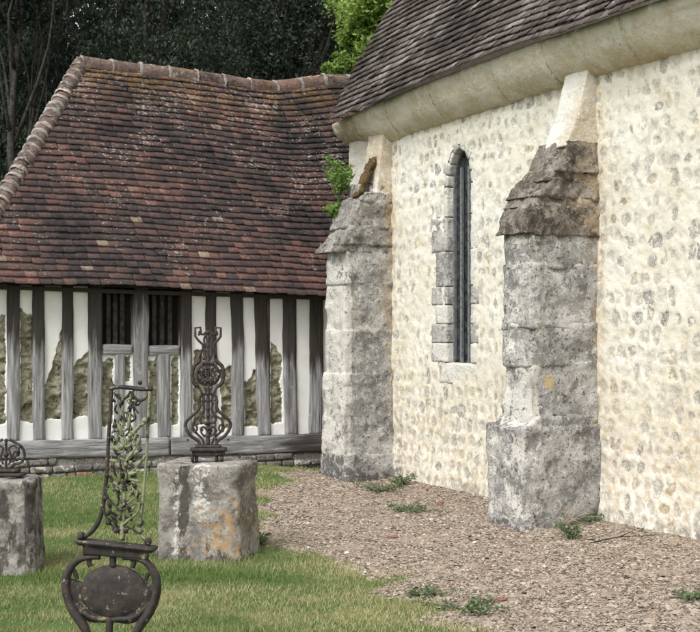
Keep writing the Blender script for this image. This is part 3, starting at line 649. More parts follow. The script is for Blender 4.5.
# wall timbers
def beam(acc, c8, axis, dark, seed, res=.03, amp=.006):
    V_, F_, p_ = hexa(c8, res, amp, 4, 1, seed); V_[:, :2] += (NN * .016)[None] * fbm(V_ * np.array([.3, .3, 1]) + seed * 7, 1.6, 2)[:, None] * (axis == 'z')
    d2 = V_[:, :2] - W0; o = d2 @ NN; t = d2 @ U; z = V_[:, 2]
    gv = np.stack([o, t, z], -1) if axis == 'z' else np.stack([z, t, o], -1)
    gv = gv + seed * 1.37
    acc.add(V_, F_, gv=gv, dark=dark(o, t, z, p_), wr=np.full(len(V_), (seed * .37) % 1))
def fo(px, py): return on_t(px, py, TF)[0]
studs = [(7, 19.6, 0), (34, 46, 0), (62, 73.5, 0), (89, 102, 1), (133.5, 148, 1), (180.6, 192, 1), (207, 217.6, 0), (233, 245, 0), (259, 271.5, 0), (285, 298, 0), (310, 323, 0), (-22, -10, 0), (-46, -34, 1)]
for k, (a, b, wide) in enumerate(studs):
    lean = [0, 1, -1, 0, 0, 0, 1, 2, 5, 2, 0, 0, 0][k]
    oa0, ob0 = fo(a - lean * 0, 430), fo(b, 430); da = 0
    oaT, obT = fo(a + (-lean), 300), fo(b - lean, 300)
    zb0, zt = sillT((oa0 + ob0) / 2) - .01, eav(oa0) + .02
    pr_ = .02 if wide else .008
    c8 = [[[cw(oo[0], t, zb0), cw(oo[1], t, zt)] for t in (TF - pr_, TF + .12)] for oo in ((ob0, obT), (oa0, oaT))]
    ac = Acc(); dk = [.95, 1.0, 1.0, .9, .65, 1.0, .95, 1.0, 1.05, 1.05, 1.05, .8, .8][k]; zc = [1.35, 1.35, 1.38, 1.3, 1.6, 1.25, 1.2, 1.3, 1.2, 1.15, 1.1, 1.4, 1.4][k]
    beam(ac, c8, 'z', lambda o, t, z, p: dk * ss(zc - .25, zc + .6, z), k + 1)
    ac.build('stud' if not wide else 'post', mWood, annex, smooth=True)
for k, (a, b) in enumerate([(115, 125), (158, 171)]):
    c8 = [[[cw(oo, t, sillT(oo) - .01), cw(oo, t, on_t(120, 353, TF)[1])] for t in (TF - .004, TF + .12)] for oo in (fo(b, 400), fo(a, 400))]
    ac = Acc(); beam(ac, c8, 'z', lambda o, t, z, p: 0 * o + .12, k + 31); ac.build('short_stud', mWood, annex, smooth=True)
for k, (a, b, ya, yb) in enumerate([(102.5, 133, 344.5, 355), (148.5, 180, 345.5, 356)]):
    oa, ob = fo(a, 350), fo(b, 350); z1a, z0a = on_t(a, ya, TF)[1], on_t(a, yb, TF)[1]
    c8 = [[[cw(oo, t, z0a), cw(oo, t, z1a)] for t in (TF - .006, TF + .12)] for oo in (ob, oa)]
    ac = Acc(); beam(ac, c8, 'x', lambda o, t, z, p: 0 * o + .1, k + 41); ac.build('window_rail', mWood, annex, smooth=True)
# sill beam: two lengths
for k, (oa, ob) in enumerate([(-.05, 2.05), (2.06, oL)]):
    c8 = [[[cw(oo, t, sillB(oo)), cw(oo, t, sillT(oo))] for t in (TF - .06, TF + .14)] for oo in (oa, ob)]
    ac = Acc(); beam(ac, c8, 'x', lambda o, t, z, p: .55 * ss(1.4, .3, o), k + 51, amp=.012); ac.build('sill_beam', mWood, annex, smooth=True)
# openings under the eaves: bars over a sheet coloured black as unlit interior
for k, (a, b, xs__) in enumerate([(102, 133.5, (110, 117, 124)), (148, 180.6, (156, 164, 172))]):
    oa, ob = fo(a, 320), fo(b, 320); z0, z1 = on_t(a, 346, TF)[1], eav(oa)
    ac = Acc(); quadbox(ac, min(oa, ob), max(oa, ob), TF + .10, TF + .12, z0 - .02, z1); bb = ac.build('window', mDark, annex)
    ac = Acc()
    for q, xq in enumerate(xs__):
        o = fo(xq, 320); quadbox(ac, o - .022, o + .022, TF + .055, TF + .09, z0, z1)
    ac.build('wooden_bars', mat_simple('grey_brown_bars', (.022, .02, .018), (.06, .052, .045), 18), bb)
# plaster panels (xl, xr, ytop; daub area: top y left, top y right, bottom y, inset left, inset right)
panels = [(-10, 7, 297, 318, 318, 424, -3, 0.5), (19.6, 34, 290, 311, 316, 423, 1.2, .4), (46, 62, 291, 388, 330, 420, -3, -3), (73.5, 89, 292, 366, 346, 417, -3, -3), (102, 115, 355, 362, 361, 425, -3, 1), (125, 133.5, 355, 356, 357, 380, -3, 2.5), (148, 158, 356, 357, 356, 425, 1.6, -2),
          (171, 180.6, 356, 357, 358, 425, 1.8, 1.2), (192, 207, 297, 350, 348, 426, 3, -2), (217.6, 233, 298, 372, 368, 430, 4.5, -1), (245, 259, 299, 376, 371, 427, .8, -1), (271.5, 285, 299, 340, 358, 423, 0.2, 2.2), (298, 310, 299, 0, 0, 0, 0, 0), (323, 333, 299, 0, 0, 0, 0, 0), (-34, -22, 297, 350, 360, 420, 2, 0)]
for k, (xl, xr_, yt, dl, dr, db, il, ir) in enumerate(panels):
    oa, ob = fo(xr_, 400) - .012, fo(xl, 400) + .012; zt = eav(oa) if yt < 320 else on_t(xl, yt, TF)[1] + .02
    us = np.arange(oa, ob + .001, .007); z0 = sillT(oa) - .02; vs = np.arange(z0, zt + .005, .008)
    Om, Zm = np.meshgrid(us, vs, indexing='ij'); o = Om.ravel(); z = Zm.ravel(); P3 = np.stack([o, z, o * 0 + k], -1)
    if db:
        m_ = 1.2e-2; f_ = np.clip((o - oa) / (ob - oa), 0, 1)      # 0 right .. 1 left
        zta = on_t(xr_, dr, TF)[1]; ztb = on_t(xl, dl, TF)[1]; zbm = on_t(xl, db, TF)[1]
        top = zta + (ztb - zta) * f_ + .13 * fbm(P3, 9, 4); dd_ = np.minimum(top - z, z - zbm - .03 * fbm(P3 + 4, 12, 2))
        dd_ = np.minimum(dd_, (ob - .012 - il * m_ - o) + .018 * fbm(P3 + 2, 14, 3)); dd_ = np.minimum(dd_, (o - oa - .012 - ir * m_) + .018 * fbm(P3 + 6, 14, 3))
        if k == 11: dd_ = dd_ - .05 * ss(.10, .0, np.abs(z - 1.02)) * ss(ob, oa, o)
    else: dd_ = np.full(len(o), -1.)
    dd_ = dd_ + .012 * fbm(P3 + 11, 45, 3); dn = np.clip(dd_ * 40, -1, 1); dm = ss(-.25, .25, dn)
    to = TF + .022 + .022 * dm - dm * .040 * fbm(P3 * np.array([1, 1.4, 1]), 13, 4) - (1 - dm) * .004 * fbm(P3, 5, 3)
    p = mk('plaster_panel', cw(o, to, z), grid_faces(len(us), len(vs)), mPanel, annex, {'daub': dn}, smooth=True)
    if db: p['label'] = 'plaster panel broken away to show clay daub'
# core, side and rear walls
ac = Acc(); quadbox(ac, .0, oL, TF + .13, TF + .2, .1, 2.0, mask=(0, 0, .5)); quadbox(ac, oL - .12, oL, TF + .201, TF + 3.3, -.05, 2.05, mask=(0, 0, .5)); quadbox(ac, -.9, oL - .121, TF + 3.2, TF + 3.3, -.05, 2.05, mask=(0, 0, .5))
ac.build('wall_core', mCream, annex)
# plinth of rubble and old brick
ac = Acc(); r = np.random.default_rng(4)
V_, F_, _ = hexa([[[cw(oo, t, z) for z in (-.08, sillB(oo) + .004)] for t in (TF - .035, TF + .2)] for oo in (-.05, oL)], .035, .01, 6, 1); ac.add(V_, F_, mask=np.stack([0 * V_[:, 0] + .1, 0 * V_[:, 0] + .35, 0 * V_[:, 0] + .2], -1))
for rowz in range(3):
    o = -.02
    while o < oL:
        wq = r.uniform(.09, .24); hq = .075; z0 = .06 + rowz * .078; 
        if z0 + hq < sillB(o) + .01:
            V_, F_, _ = hexa([[[cw(oo, t, z) for z in (z0, z0 + hq - .008)] for t in (TF - .065 - r.uniform(0, .015), TF)] for oo in (o + .006, o + wq - .006)], .02, .008, 12, 2, int(o * 50))
            brick = r.random() < .12
            ac.add(V_, F_, mask=np.tile((.9 if brick else 0, r.choice([.0, .3, .45]), r.choice([0, .2, .5])), (len(V_), 1)))
        o += wq
ac.build('stone_plinth', mat_stone('plinth_rubble', (.17, .155, .14), (.30, .28, .255), (.10, .09, .085), tan=(.36, .16, .09), dk=.5), annex, smooth=True)

# ------------------------------------------------------------------ pedestals and iron crosses
def prism_ped(name, cx, cy, rot, levels, label, maskf, group, sides=None, tilt=0.0):
    """levels: list of (z, halfwidth x, halfdepth y); section is a square with clipped corners"""
    rt = empty(name, (cx, cy, float(gh(cx, cy)) - .03), label, 'pedestal', group)
    ac = Acc(); n = 40; zs = []; 
    zl = [l[0] for l in levels]; zz = np.arange(zl[0], zl[-1] + 1e-6, .013)
    def sec(u):
        a = u * 2 * math.pi; c, s = math.cos(a), math.sin(a); m = max(abs(c), abs(s)); x, y = c / m, s / m
        k = max(abs(x) + abs(y) - 1.82, 0); x -= math.copysign(k / 2, x); y -= math.copysign(k / 2, y); return x, y
    N_ = 120; sc_ = np.array([sec((i + .5) / N_) for i in range(N_)])
    hx = np.interp(zz, zl, [l[1] for l in levels]); hy = np.interp(zz, zl, [l[2] for l in levels])
    X = sc_[None, :, 0] * hx[:, None]; Y = sc_[None, :, 1] * hy[:, None]; Z = np.repeat(zz[:, None], N_, 1)
    ca_, sa_ = math.cos(rot), math.sin(rot); V = np.stack([X * ca_ - Y * sa_ + tilt * Z, X * sa_ + Y * ca_, Z], -1)
    capc = []
    for f_ in (.85, .55, .2): capc.append(np.stack([(X[-1] * ca_ - Y[-1] * sa_) * f_ + tilt * zz[-1], (X[-1] * sa_ + Y[-1] * ca_) * f_, Z[-1] + .004], -1))
    V = np.concatenate([V] + [c[None] for c in capc]); nr = len(V); Vf = V.reshape(-1, 3)
    i = np.arange(nr * N_).reshape(nr, N_); j = np.roll(i, -1, 1); F = np.stack([i[:-1], j[:-1], j[1:], i[1:]], -1).reshape(-1, 4)
    nrm = vnormals(Vf, F); Vf = Vf + nrm * (.020 * fbm(Vf + cx, 6, 4) + .010 * fbm(Vf, 22, 3))[:, None]
    mask = maskf(Vf); Vw = Vf + np.array(rt.location)
    mk('stone_block', Vw, [tuple(f) for f in F] + [tuple(i[-1])], mPed, rt, {'mask': mask}, smooth=True); return rt
Yp = 8.55; Xp = (208 - 350) / 1200 * Yp
s1 = Yp / 1200
def m1f(V):
    nf = fbm(V, 4, 3); x = V[:, 0]; z = V[:, 2]
    org = np.clip(.58 * ss(.26, .02, np.abs(x - .07)) * ss(.0, .12, z) * ss(.55, .25, z) + .35 * ss(.1, .2, x) * ss(.6, .5, z) + .15, 0, 1)
    blk = np.clip(.62 * ss(.10, .0, np.abs(x + .13 + .03 * nf)) + .55 * ss(.12, 0, z) + .3 * ss(-.2, -.28, x) + .2 * nf + .4 * ss(.05, .0, np.abs(x - .03)) * ss(.4, .2, z), 0, 1)
    wht = np.clip(.75 * ss(.10, .02, np.abs(x + .03)) * ss(.2, .4, z) + .6 * ss(-.16, -.2, x) * ss(-.27, -.2, x) + .3 * ss(.15, .25, x), 0, 1)
    return np.stack([org, blk, wht], -1)
prism_ped('pedestal', Xp + .005, Yp, R(-14), [(0, .335, .26), (.05, .325, .25), (.10, .315, .245), (.50, .293, .225), (.55, .293, .225), (.60, .305, .235), (.685, .308, .238), (.70, .295, .228)],
          'broad pale grey stone pedestal with orange lichen carrying the tall filigree iron cross', m1f, 'stone pedestals of the iron grave crosses')
Yq = 8.05; Xq = (6 - 350) / 1200 * Yq
prism_ped('pedestal', Xq, Yq, R(4), [(0, .235, .2), (.04, .225, .2), (.58, .212, .19), (.63, .212, .19), (.645, .20, .18)],
          'narrower dark green grey stone pedestal at the left edge of the lawn', lambda V: np.stack([0 * V[:, 0] - .4, .45 + .3 * fbm(V, 5, 3), 0 * V[:, 0] + .05], -1), 'stone pedestals of the iron grave crosses')

class Iron:
    """draws in measured photo coordinates, converted to metres in an upright plane of its own"""
    def __init__(s, cx, cy, sc, depth=.02): s.cx, s.cy, s.s = cx, cy, sc; s.k = 1.0; s.V = []; s.a = Acc()
    def P(s, pts, y=0.): return np.array([((p[0] - s.cx) * s.s, (p[2] if len(p) > 2 else y), (s.cy - p[1]) * s.s) for p in pts])
    def t(s, pts, r, sm=6, y=0., sides=7, flat=1., closed=False, moss=0., acc=None):
        V, F = tube(s.P(pts, y), np.asarray(r) * s.s * s.k, sides, flat, closed, sm); (acc or s.a).add(V, F, moss=np.full(len(V), moss))
    def ball(s, x, y, r, yy=0., moss=0., acc=None, sx=1, sz=1):
        n1, n2 = 8, 6; V = [((x - s.cx) * s.s + r * s.s * sx * math.sin(b * math.pi / n2) * math.cos(a * 2 * math.pi / n1), yy + r * s.s * math.sin(b * math.pi / n2) * math.sin(a * 2 * math.pi / n1), (s.cy - y) * s.s + r * s.s * sz * math.cos(b * math.pi / n2)) for b in range(n2 + 1) for a in range(n1)]
        F = [(b * n1 + a, b * n1 + (a + 1) % n1, (b + 1) * n1 + (a + 1) % n1, (b + 1) * n1 + a) for b in range(n2) for a in range(n1)]; (acc or s.a).add(V, F, moss=np.full(len(V), moss))
    def box(s, x0, y0, x1, y1, dy, moss=0., acc=None, sk=0):
        a = np.array([((x - s.cx) * s.s, d, (s.cy - y - (sk * (x - x0) / (x1 - x0))) * s.s) for x in (x0, x1) for d in (-dy, dy) for y in (y1, y0)])
        c8 = a.reshape(2, 2, 2, 3); V, F, _ = hexa(c8, max(.006, dy / 2), .0015, 20, 1); (acc or s.a).add(V, F, moss=np.full(len(V), moss))
    def leaf(s, x, y, ang, L, wd, y0=0., moss=.6, acc=None):
        wd *= .72; moss = moss * .85
        c, s_ = math.cos(ang), -math.sin(ang); pts = []
        for f, w_, dz in ((0, .15, 0), (.3, 1, .004), (.65, .8, .007), (1, .0, .002)): 
            for sg_ in (-1, 0, 1): pts.append((x + c * L * f - s_ * wd * w_ * sg_ * .5, y + s_ * L * f + c * wd * w_ * sg_ * .5, y0 - dz - (.003 if sg_ == 0 else 0)))
        V = s.P(pts); Vb = V + np.array([0, .004, 0]); F = []
        for i in range(3):
            for j in range(2): a = i * 3 + j; F.append((a, a + 1, a + 4, a + 3)); F.append((a + 3 + 12, a + 4 + 12, a + 1 + 12, a + 12))
        F += [(i * 3, i * 3 + 3, i * 3 + 15, i * 3 + 12) for i in range(3)] + [(i * 3 + 2, i * 3 + 14, i * 3 + 17, i * 3 + 5) for i in range(3)]
        (acc or s.a).add(np.concatenate([V, Vb]), F, moss=np.full(24, moss))
    def place(s, name, acc, root, mat, rot=0.):
        V = np.concatenate(acc.V); c, q = math.cos(rot), math.sin(rot); V = np.stack([V[:, 0] * c - V[:, 1] * q, V[:, 0] * q + V[:, 1] * c, V[:, 2]], -1) + np.array(root.location)
        return mk(name, V, acc.F, mat, root, {'moss': np.concatenate(acc.A['moss'])}, smooth=True)
# --- tall filigree cross on the broad pedestal
zt = float(gh(Xp, Yp)) - .03 + .70
I = Iron(208.5, 462, s1); I.k = 1.35; cr = empty('iron_cross', (Xp + .003, Yp - .02, zt), 'tall filigree cast iron cross with two curled tips on the broad orange lichened pedestal', 'cross', 'rusted iron grave crosses')
base, low, mid, topp = Acc(), Acc(), Acc(), Acc()
I.box(192, 452, 226, 457, .055, acc=base); I.box(190, 448.5, 228, 452.5, .07, acc=base); I.box(195, 446, 222, 449, .05, acc=base)
for x0 in (193, 197, 217, 222): I.box(x0 - 1.6, 456, x0 + 1.8, 463, .03 if x0 in (197, 217) else .05, acc=base)
for sg_ in (-1, 1):
    f = lambda x: 208.5 + sg_ * x
    I.t([(f(8), 446), (f(10), 442), (f(17), 437), (f(21.5), 430), (f(22), 424), (f(17), 418), (f(11), 413), (f(8.5), 408), (f(9), 402)], 1.25, acc=low)
    I.t([(f(4), 446), (f(6), 440), (f(12), 434), (f(15), 428), (f(13), 421), (f(7), 417), (f(4), 411), (f(5), 404)], .9, acc=low, y=.008)
    I.t([(f(16), 429), (f(14), 433), (f(11), 431), (f(11.5), 427), (f(14), 426)], .8, acc=low, y=-.006)
    I.t([(f(2), 438), (f(6), 435), (f(7), 430), (f(4), 428), (f(2), 431)], .8, acc=low, y=-.008); I.t([(f(2), 424), (f(6), 424), (f(8), 420), (f(5), 417), (f(3), 420)], .8, acc=low, y=-.008)
    I.t([(f(9), 404), (f(8), 398), (f(6), 396), (f(7.5), 391), (f(10), 388)], 1.0, acc=mid)
    I.t([(f(3), 404), (f(4.5), 398), (f(2), 394), (f(4), 388)], .9, acc=mid)
    I.t([(f(8), 360), (f(7), 354), (f(5), 351), (f(5.2), 346), (f(9.5), 342), (f(12.5), 338), (f(12.7), 329.5), (f(7.5), 329), (f(7.3), 335), (f(10), 336.5)], .95, acc=topp, sm=1)
    I.t([(f(2), 362), (f(3.5), 354), (f(3), 348), (f(4), 341), (f(2), 336)], .85, acc=topp)
    I.t([(f(10), 388), (f(14), 384), (f(15.5), 376), (f(14), 368), (f(9), 363), (f(8), 360)], 1.5, acc=mid)
    I.ball(f(16), 376, 1.8, acc=mid); I.ball(f(20), 441, 1.2, acc=low)
    for q in range(7):
        a = -1.3 + q * .43; I.leaf(208.5 + sg_ * 4 * math.cos(a), 376 + 4 * math.sin(a), (a if sg_ > 0 else math.pi - a) * -1, 7, 3.4, -.012, .15, acc=mid)
for q in range(26):
    a = rng.uniform(0, 6.28); rr = rng.uniform(1, 11); I.ball(208.5 + rr * math.cos(a), 376 + rr * .85 * math.sin(a), rng.uniform(1.0, 2.1), rng.uniform(-.02, .012), rng.uniform(0, .4), acc=mid)
I.t([(208.5 + 11 * math.cos(a), 376 + 10.5 * math.sin(a)) for a in np.linspace(0, 6.28, 17)[:-1]], 1.1, closed=True, sm=2, acc=mid)
I.t([(208.5 + 6.5 * math.cos(a), 376 + 6.5 * math.sin(a)) for a in np.linspace(0, 6.28, 13)[:-1]], .9, closed=True, sm=2, acc=mid, y=-.012)
I.t([(208.5, 447), (208.5, 430), (208.5, 410), (208.5, 390), (208.5, 370), (208.5, 352), (208.5, 337)], [1.8, 1.2, 1.4, 1.3, 1.5, 1.3, 1.0], acc=low)
for yy in (444, 437, 430, 424, 417, 410): I.ball(208.5, yy, 2.3, -.006, acc=low)
for yy in (402, 395): I.ball(208.5, yy, 2., -.006, acc=mid); I.box(201, yy - 1, 216, yy + .6, .01, acc=mid)
for q in range(22): I.ball(208.5 + rng.uniform(-9, 9), rng.uniform(412, 443), rng.uniform(.8, 1.7), rng.uniform(-.01, .01), rng.uniform(0, .3), acc=low)
for q in range(10): I.ball(208.5 + rng.uniform(-5, 5), rng.uniform(345, 364), rng.uniform(.8, 1.6), rng.uniform(-.01, .01), acc=topp)
I.box(202.5, 363, 214.5, 366, .015, acc=topp); I.t([(199, 333), (203, 336), (208.5, 333), (214, 336), (218, 333)], .9, acc=topp); I.ball(208.5, 334, 2.2, acc=topp)
for nm, ac_ in (('base', base), ('lyre_scrolls', low), ('rosette', mid), ('curled_top', topp)): I.place(nm, ac_, cr, mIron, R(6))
# --- low wreath fragment on the left pedestal
zt2 = float(gh(Xq, Yq)) - .03 + .645; s2 = Yq / 1200
I = Iron(6, 481, s2); cr = empty('iron_cross', (Xq, Yq, zt2), 'rusty low stump of an iron cross with open scrolls at the left edge', 'cross', 'rusted iron grave crosses')
base, scr = Acc(), Acc(); I.box(-13, 476, 25, 480, .06, acc=base); I.box(-8, 472, 20, 476, .045, acc=base); I.box(-10, 479.5, -5, 483, .04, acc=base); I.box(17, 479.5, 22, 483, .04, acc=base)
for sg_ in (-1, 1):
    f = lambda x: 6 + sg_ * x
    I.t([(f(4), 472), (f(8), 468), (f(15), 466), (f(18.5), 459), (f(16), 451), (f(9), 446), (f(3), 443)], 1.5, acc=scr)
    I.t([(f(14), 462), (f(10), 464), (f(7), 460), (f(9), 455), (f(13), 455), (f(12), 460)], 1.1, acc=scr); I.t([(f(3), 468), (f(5), 460), (f(3), 452), (f(8), 449), (f(11), 452)], 1.1, acc=scr)
    for q in range(4): I.leaf(f(5 + q * 2.5), 466 - q * 4, (.5 if sg_ > 0 else math.pi - .5) + q * .2 * sg_, 7, 3.5, -.01, .1, acc=scr)
I.t([(6, 474), (6, 460), (6, 445)], 1.4, acc=scr); I.ball(6, 458, 3, acc=scr); I.ball(6, 444, 2, acc=scr)
I.place('base', base, cr, mIron); I.place('open_scrolls', scr, cr, mat_iron('brown_rust'))
# --- close fragment with oval plaque
Yc = 3.75; sc3 = Yc / 1200; Xc = (111 - 350) / 1200 * Yc; zc = CAMZ + (HY - 700) / 1200 * Yc
I = Iron(111, 700, sc3); zg = float(gh(Xc, Yc)); cr = empty('iron_cross', (Xc, Yc, zc), 'mossy iron cross fragment with blank oval plaque and tapering openwork frame in the foreground', 'cross', 'rusted iron grave crosses')
frm, fol, bar, pl, rim, stem = Acc(), Acc(), Acc(), Acc(), Acc(), Acc()
I.t([(112, 388), (110.5, 410), (108.5, 440), (107, 470), (104.5, 495), (101.5, 512), (97, 524), (90, 533), (84, 537)], [2.0, 1.9, 1.9, 2.0, 2.1, 2.3, 2.6, 2.4, 2.2], flat=1.2, acc=frm, moss=.05)
I.t([(150.5, 391), (149.5, 410), (148, 440), (146, 470), (143.5, 500), (141, 520), (140.5, 530), (144, 537), (149, 540)], [1.8, 1.6, 1.5, 1.5, 1.5, 1.6, 1.8, 2.0, 2.0], flat=1.2, acc=frm, moss=.62)
I.t([(110, 388.5), (120, 387), (132, 388), (143, 389), (153, 388.5)], [2.6, 2.2, 2.4, 2.2, 2.6], flat=1.3, acc=frm, moss=.0); I.ball(140.5, 382.5, 2.4, acc=frm); I.ball(112, 386, 3, acc=frm); I.ball(151, 388, 3.2, acc=frm, moss=.2)
for pts in ([(115, 392), (118, 397), (124, 399), (129, 395), (131, 391)], [(148, 393), (145, 399), (139, 400), (134, 396), (132, 391)]): I.t(pts, 1.5, acc=frm, moss=.2)
I.t([(122, 540), (123, 520), (124.5, 500), (125, 480), (127, 462), (129, 445), (130, 425), (131, 405), (131, 392)], [3.4, 2.6, 2.0, 1.7, 1.7, 1.4, 1.3, 1.3, 1.3], flat=1, acc=fol, moss=.6)
br = [([(129, 445), (124, 436), (121, 425), (122, 412)], .7), ([(129, 440), (135, 432), (142, 424), (147, 418)], .9), ([(127, 462), (118, 455), (113, 446), (112, 436)], .5), ([(127, 460), (134, 455), (140, 448), (141, 440)], .9), ([(126, 475), (134, 470), (141, 464), (146, 455)], .7), ([(126, 474), (118, 470), (111, 470)], .5), ([(125, 490), (117, 484), (110, 476)], .5),
      ([(124, 505), (132, 500), (138, 492), (137, 484), (132, 482)], .8), ([(124, 512), (116, 506), (109, 498), (106, 490), (109, 486)], .2), ([(123, 525), (131, 518), (138, 512), (141, 503)], .6), ([(122, 530), (113, 526), (106, 516), (104, 508)], .2), ([(126, 478), (140, 481)], .8), ([(113, 482), (119, 490), (122, 500), (121, 512)], .5), ([(132, 428), (128, 420), (129, 410)], .7)]
for p_, mo in br: I.t(p_, [1.5] + [1.15] * (len(p_) - 2) + [1.6], acc=fol, moss=mo, y=-.004)
for x, y, a, L, wd, mo in [(124, 436, 1.9, 17, 5, .9), (129, 430, 1.4, 19, 5, .9), (133, 434, .8, 17, 5.5, 1), (140, 426, .5, 9, 6, 1), (122, 452, 2.4, 12, 6, .8), (127, 448, 2.0, 13, 6, 1), (133, 455, .6, 14, 6, 1), (126, 462, .9, 18, 6, 1), (119, 462, 2.8, 9, 6, .7), (127, 470, 2.5, 14, 6, .9), (128, 474, .2, 12, 6, .9), (120, 492, 2.2, 12, 5, .5), (129, 497, .9, 11, 5, .8), (112, 508, 2.0, 9, 6, .2), (131, 512, .9, 10, 5, .6), (117, 520, 2.2, 10, 6, .2), (108, 516, 1.2, 8, 6, .1), (118, 444, 1.6, 12, 5, .8), (138, 446, 1.2, 12, 5, .8), (126, 424, 1.7, 14, 4, .9), (114, 430, 1.3, 12, 5, .4), (137, 466, .8, 10, 6, .9)]: I.leaf(x, y, a, L, wd, -.008, mo, acc=fol)
I.k = 1.2
for q in range(70):
    f_ = rng.random(); y = 395 + 140 * f_; x = 131 - 9 * f_ + rng.normal(0, 7 + 2 * f_); x = min(max(x, 113 - 5 * f_), 147 - 4 * f_); a = rng.uniform(0, 6.28); L = rng.uniform(5, 12); mo = rng.uniform(0, 1) * ss(540, 430, y) * .9 + .1
    I.t([(x, y), (x + L * .5 * math.cos(a) + rng.normal(0, 1.5), y - L * .5 * math.sin(a)), (x + L * math.cos(a + .7), y - L * math.sin(a + .7))], [1.1, .9, .6], acc=fol, moss=mo, y=rng.uniform(-.012, .006), sm=3, sides=5) if 113 < x + L * math.cos(a + .7) < 147 else None
    if q % 2: I.ball(x, y, rng.uniform(.8, 1.9), rng.uniform(-.01, .01), mo, acc=fol)
for x, y, r_, mo in [(123, 446, 2.7, 1.), (141, 449, 2.9, .1), (146, 420, 3, .9), (127, 464, 2.4, .9), (132, 462, 2.2, 1), (136, 485, 2.2, .1), (108, 475, 2.3, .3), (106, 498, 2.6, 0.), (134, 493, 2, .3), (113, 437, 2.3, .2), (109, 522, 3, 0), (117, 530, 3, .1), (127, 530, 3, .3), (131, 407, 2, .3), (139, 470, 2, .9), (131, 435, 2.2, .9)]: I.ball(x, y, r_, -.01, mo, acc=fol)
I.box(75.5, 539, 157.5, 542.6, .032, acc=bar, sk=7.5, moss=.1); I.box(78, 542.2, 154, 545, .024, acc=bar, sk=7, moss=.1); I.box(83, 544.8, 149, 554.5, .016, acc=bar, sk=4.5, moss=.2)
I.ball(80.5, 535.5, 3.6, acc=bar); I.ball(148.8, 541, 4.0, acc=bar, moss=.1); I.box(78, 534, 84, 539.5, .02, acc=bar)
for x, y, a, L, mo in [(121 + rng.normal(0, 7), yy, rng.uniform(.3, 2.8), rng.uniform(6, 12), rng.uniform(.2, 1) * ss(530, 440, yy) + .05) for yy in np.linspace(400, 528, 46)]: I.leaf(min(max(x, 112), 138), y, a, L, 3.4, rng.uniform(-.012, .004), mo, acc=fol)
# plaque
n_ = 48; Vp = [((113 - 111) * sc3, -.012, (700 - 592) * sc3)]
for rr, dy in ((.35, -.013), (.7, -.011), (.93, -.004), (1.0, -.0), (1.0, .012)):
    for i in range(n_): a = i / n_ * 6.283; Vp.append(((2 + 34.5 * rr * math.cos(a)) * sc3, dy, (108 + 26.5 * rr * math.sin(a)) * sc3))
Fp = [(0, 1 + (i + 1) % n_, 1 + i) for i in range(n_)]
for k in range(4): Fp += [(1 + k * n_ + i, 1 + k * n_ + (i + 1) % n_, 1 + (k + 1) * n_ + (i + 1) % n_, 1 + (k + 1) * n_ + i) for i in range(n_)]
Fp.append(tuple(1 + 4 * n_ + i for i in range(n_))); Vp = np.array(Vp); Vp[:, 1] += .0022 * fbm(Vp, 60, 3); pl.add(Vp, Fp, moss=np.full(len(Vp), -.1))
I.t([(113 + 35 * math.cos(a), 592 - 27 * math.sin(a)) for a in np.linspace(0, 6.283, 37)[:-1]], 2.6, closed=True, sm=2, flat=1.6, acc=rim, moss=.15)
for sg_ in (-1, 1):
    f = lambda x: 111.5 + sg_ * x
    I.t([(f(12), 557), (f(22), 557), (f(32), 559.5), (f(40), 566), (f(45), 575), (f(46.5), 586), (f(44), 599), (f(38), 612), (f(30), 624), (f(25), 634), (f(22), 650), (f(14), 668), (f(6), 678)], [2.6, 2.8, 3.0, 3.2, 3.5, 3.7, 3.9, 4.2, 4.0, 3.4, 3.0, 2.6, 2.4], flat=1.5, acc=stem, moss=.12)
    I.t([(f(20), 557), (f(23), 562), (f(21), 567)], 2.2, acc=stem); I.t([(f(41), 567), (f(37), 574), (f(35), 580)], 1.8, acc=stem, moss=.15)
    I.t([(f(46), 592), (f(42), 600), (f(36), 606), (f(30), 612)], 2.2, acc=stem, moss=.25)
    I.t([(f(30), 612), (f(20), 618), (f(8), 619), (f(0), 620)], 2.4, acc=stem, moss=.3)
I.t([(113, 553), (113, 560), (113, 566)], 3, acc=stem); I.t([(110, 618), (109, 640), (109.5, 670), (111, 700), (111, 780), (111, 822)], [3.2, 3, 3.4, 4, 5, 6], acc=stem)
I.box(88, 640, 134, 644, .014, acc=stem)
mI2 = mat_iron('mossy_cast_iron')
for nm, ac_ in (('frame', frm), ('leaf_scrollwork', fol), ('crossbar', bar), ('scroll_stem', stem)): I.place(nm, ac_, cr, mI2, R(-5))
ann = [a for a in np.linspace(-math.pi - .35, .35, 40)]; Va = []
for dy in (-.004, .006):
    for a in ann: Va += [((2 + 33 * math.cos(a)) * sc3, dy, (108 + 25.5 * math.sin(a)) * sc3), ((.8 + 44.5 * math.cos(a)) * sc3, dy, (110 + (38 if math.sin(a) < 0 else 30) * math.sin(a) * (1 if abs(math.cos(a)) > .55 else .82 + .33 * abs(math.cos(a)))) * sc3)]
na = len(ann); Fa = [(2 * i, 2 * i + 1, 2 * i + 3, 2 * i + 2) for i in range(na - 1)] + [(2 * na + 2 * i + 2, 2 * na + 2 * i + 3, 2 * na + 2 * i + 1, 2 * na + 2 * i) for i in range(na - 1)] + [(2 * i + 1, 2 * na + 2 * i + 1, 2 * na + 2 * i + 3, 2 * i + 3) for i in range(na - 1)]
sur2 = Acc(); Va = np.array(Va); Va[:, 1] += .003 * fbm(Va, 50, 3); sur2.add(Va, Fa, moss=np.full(len(Va), .33)); I.place('plaque_surround', sur2, cr, mI2, R(-5))
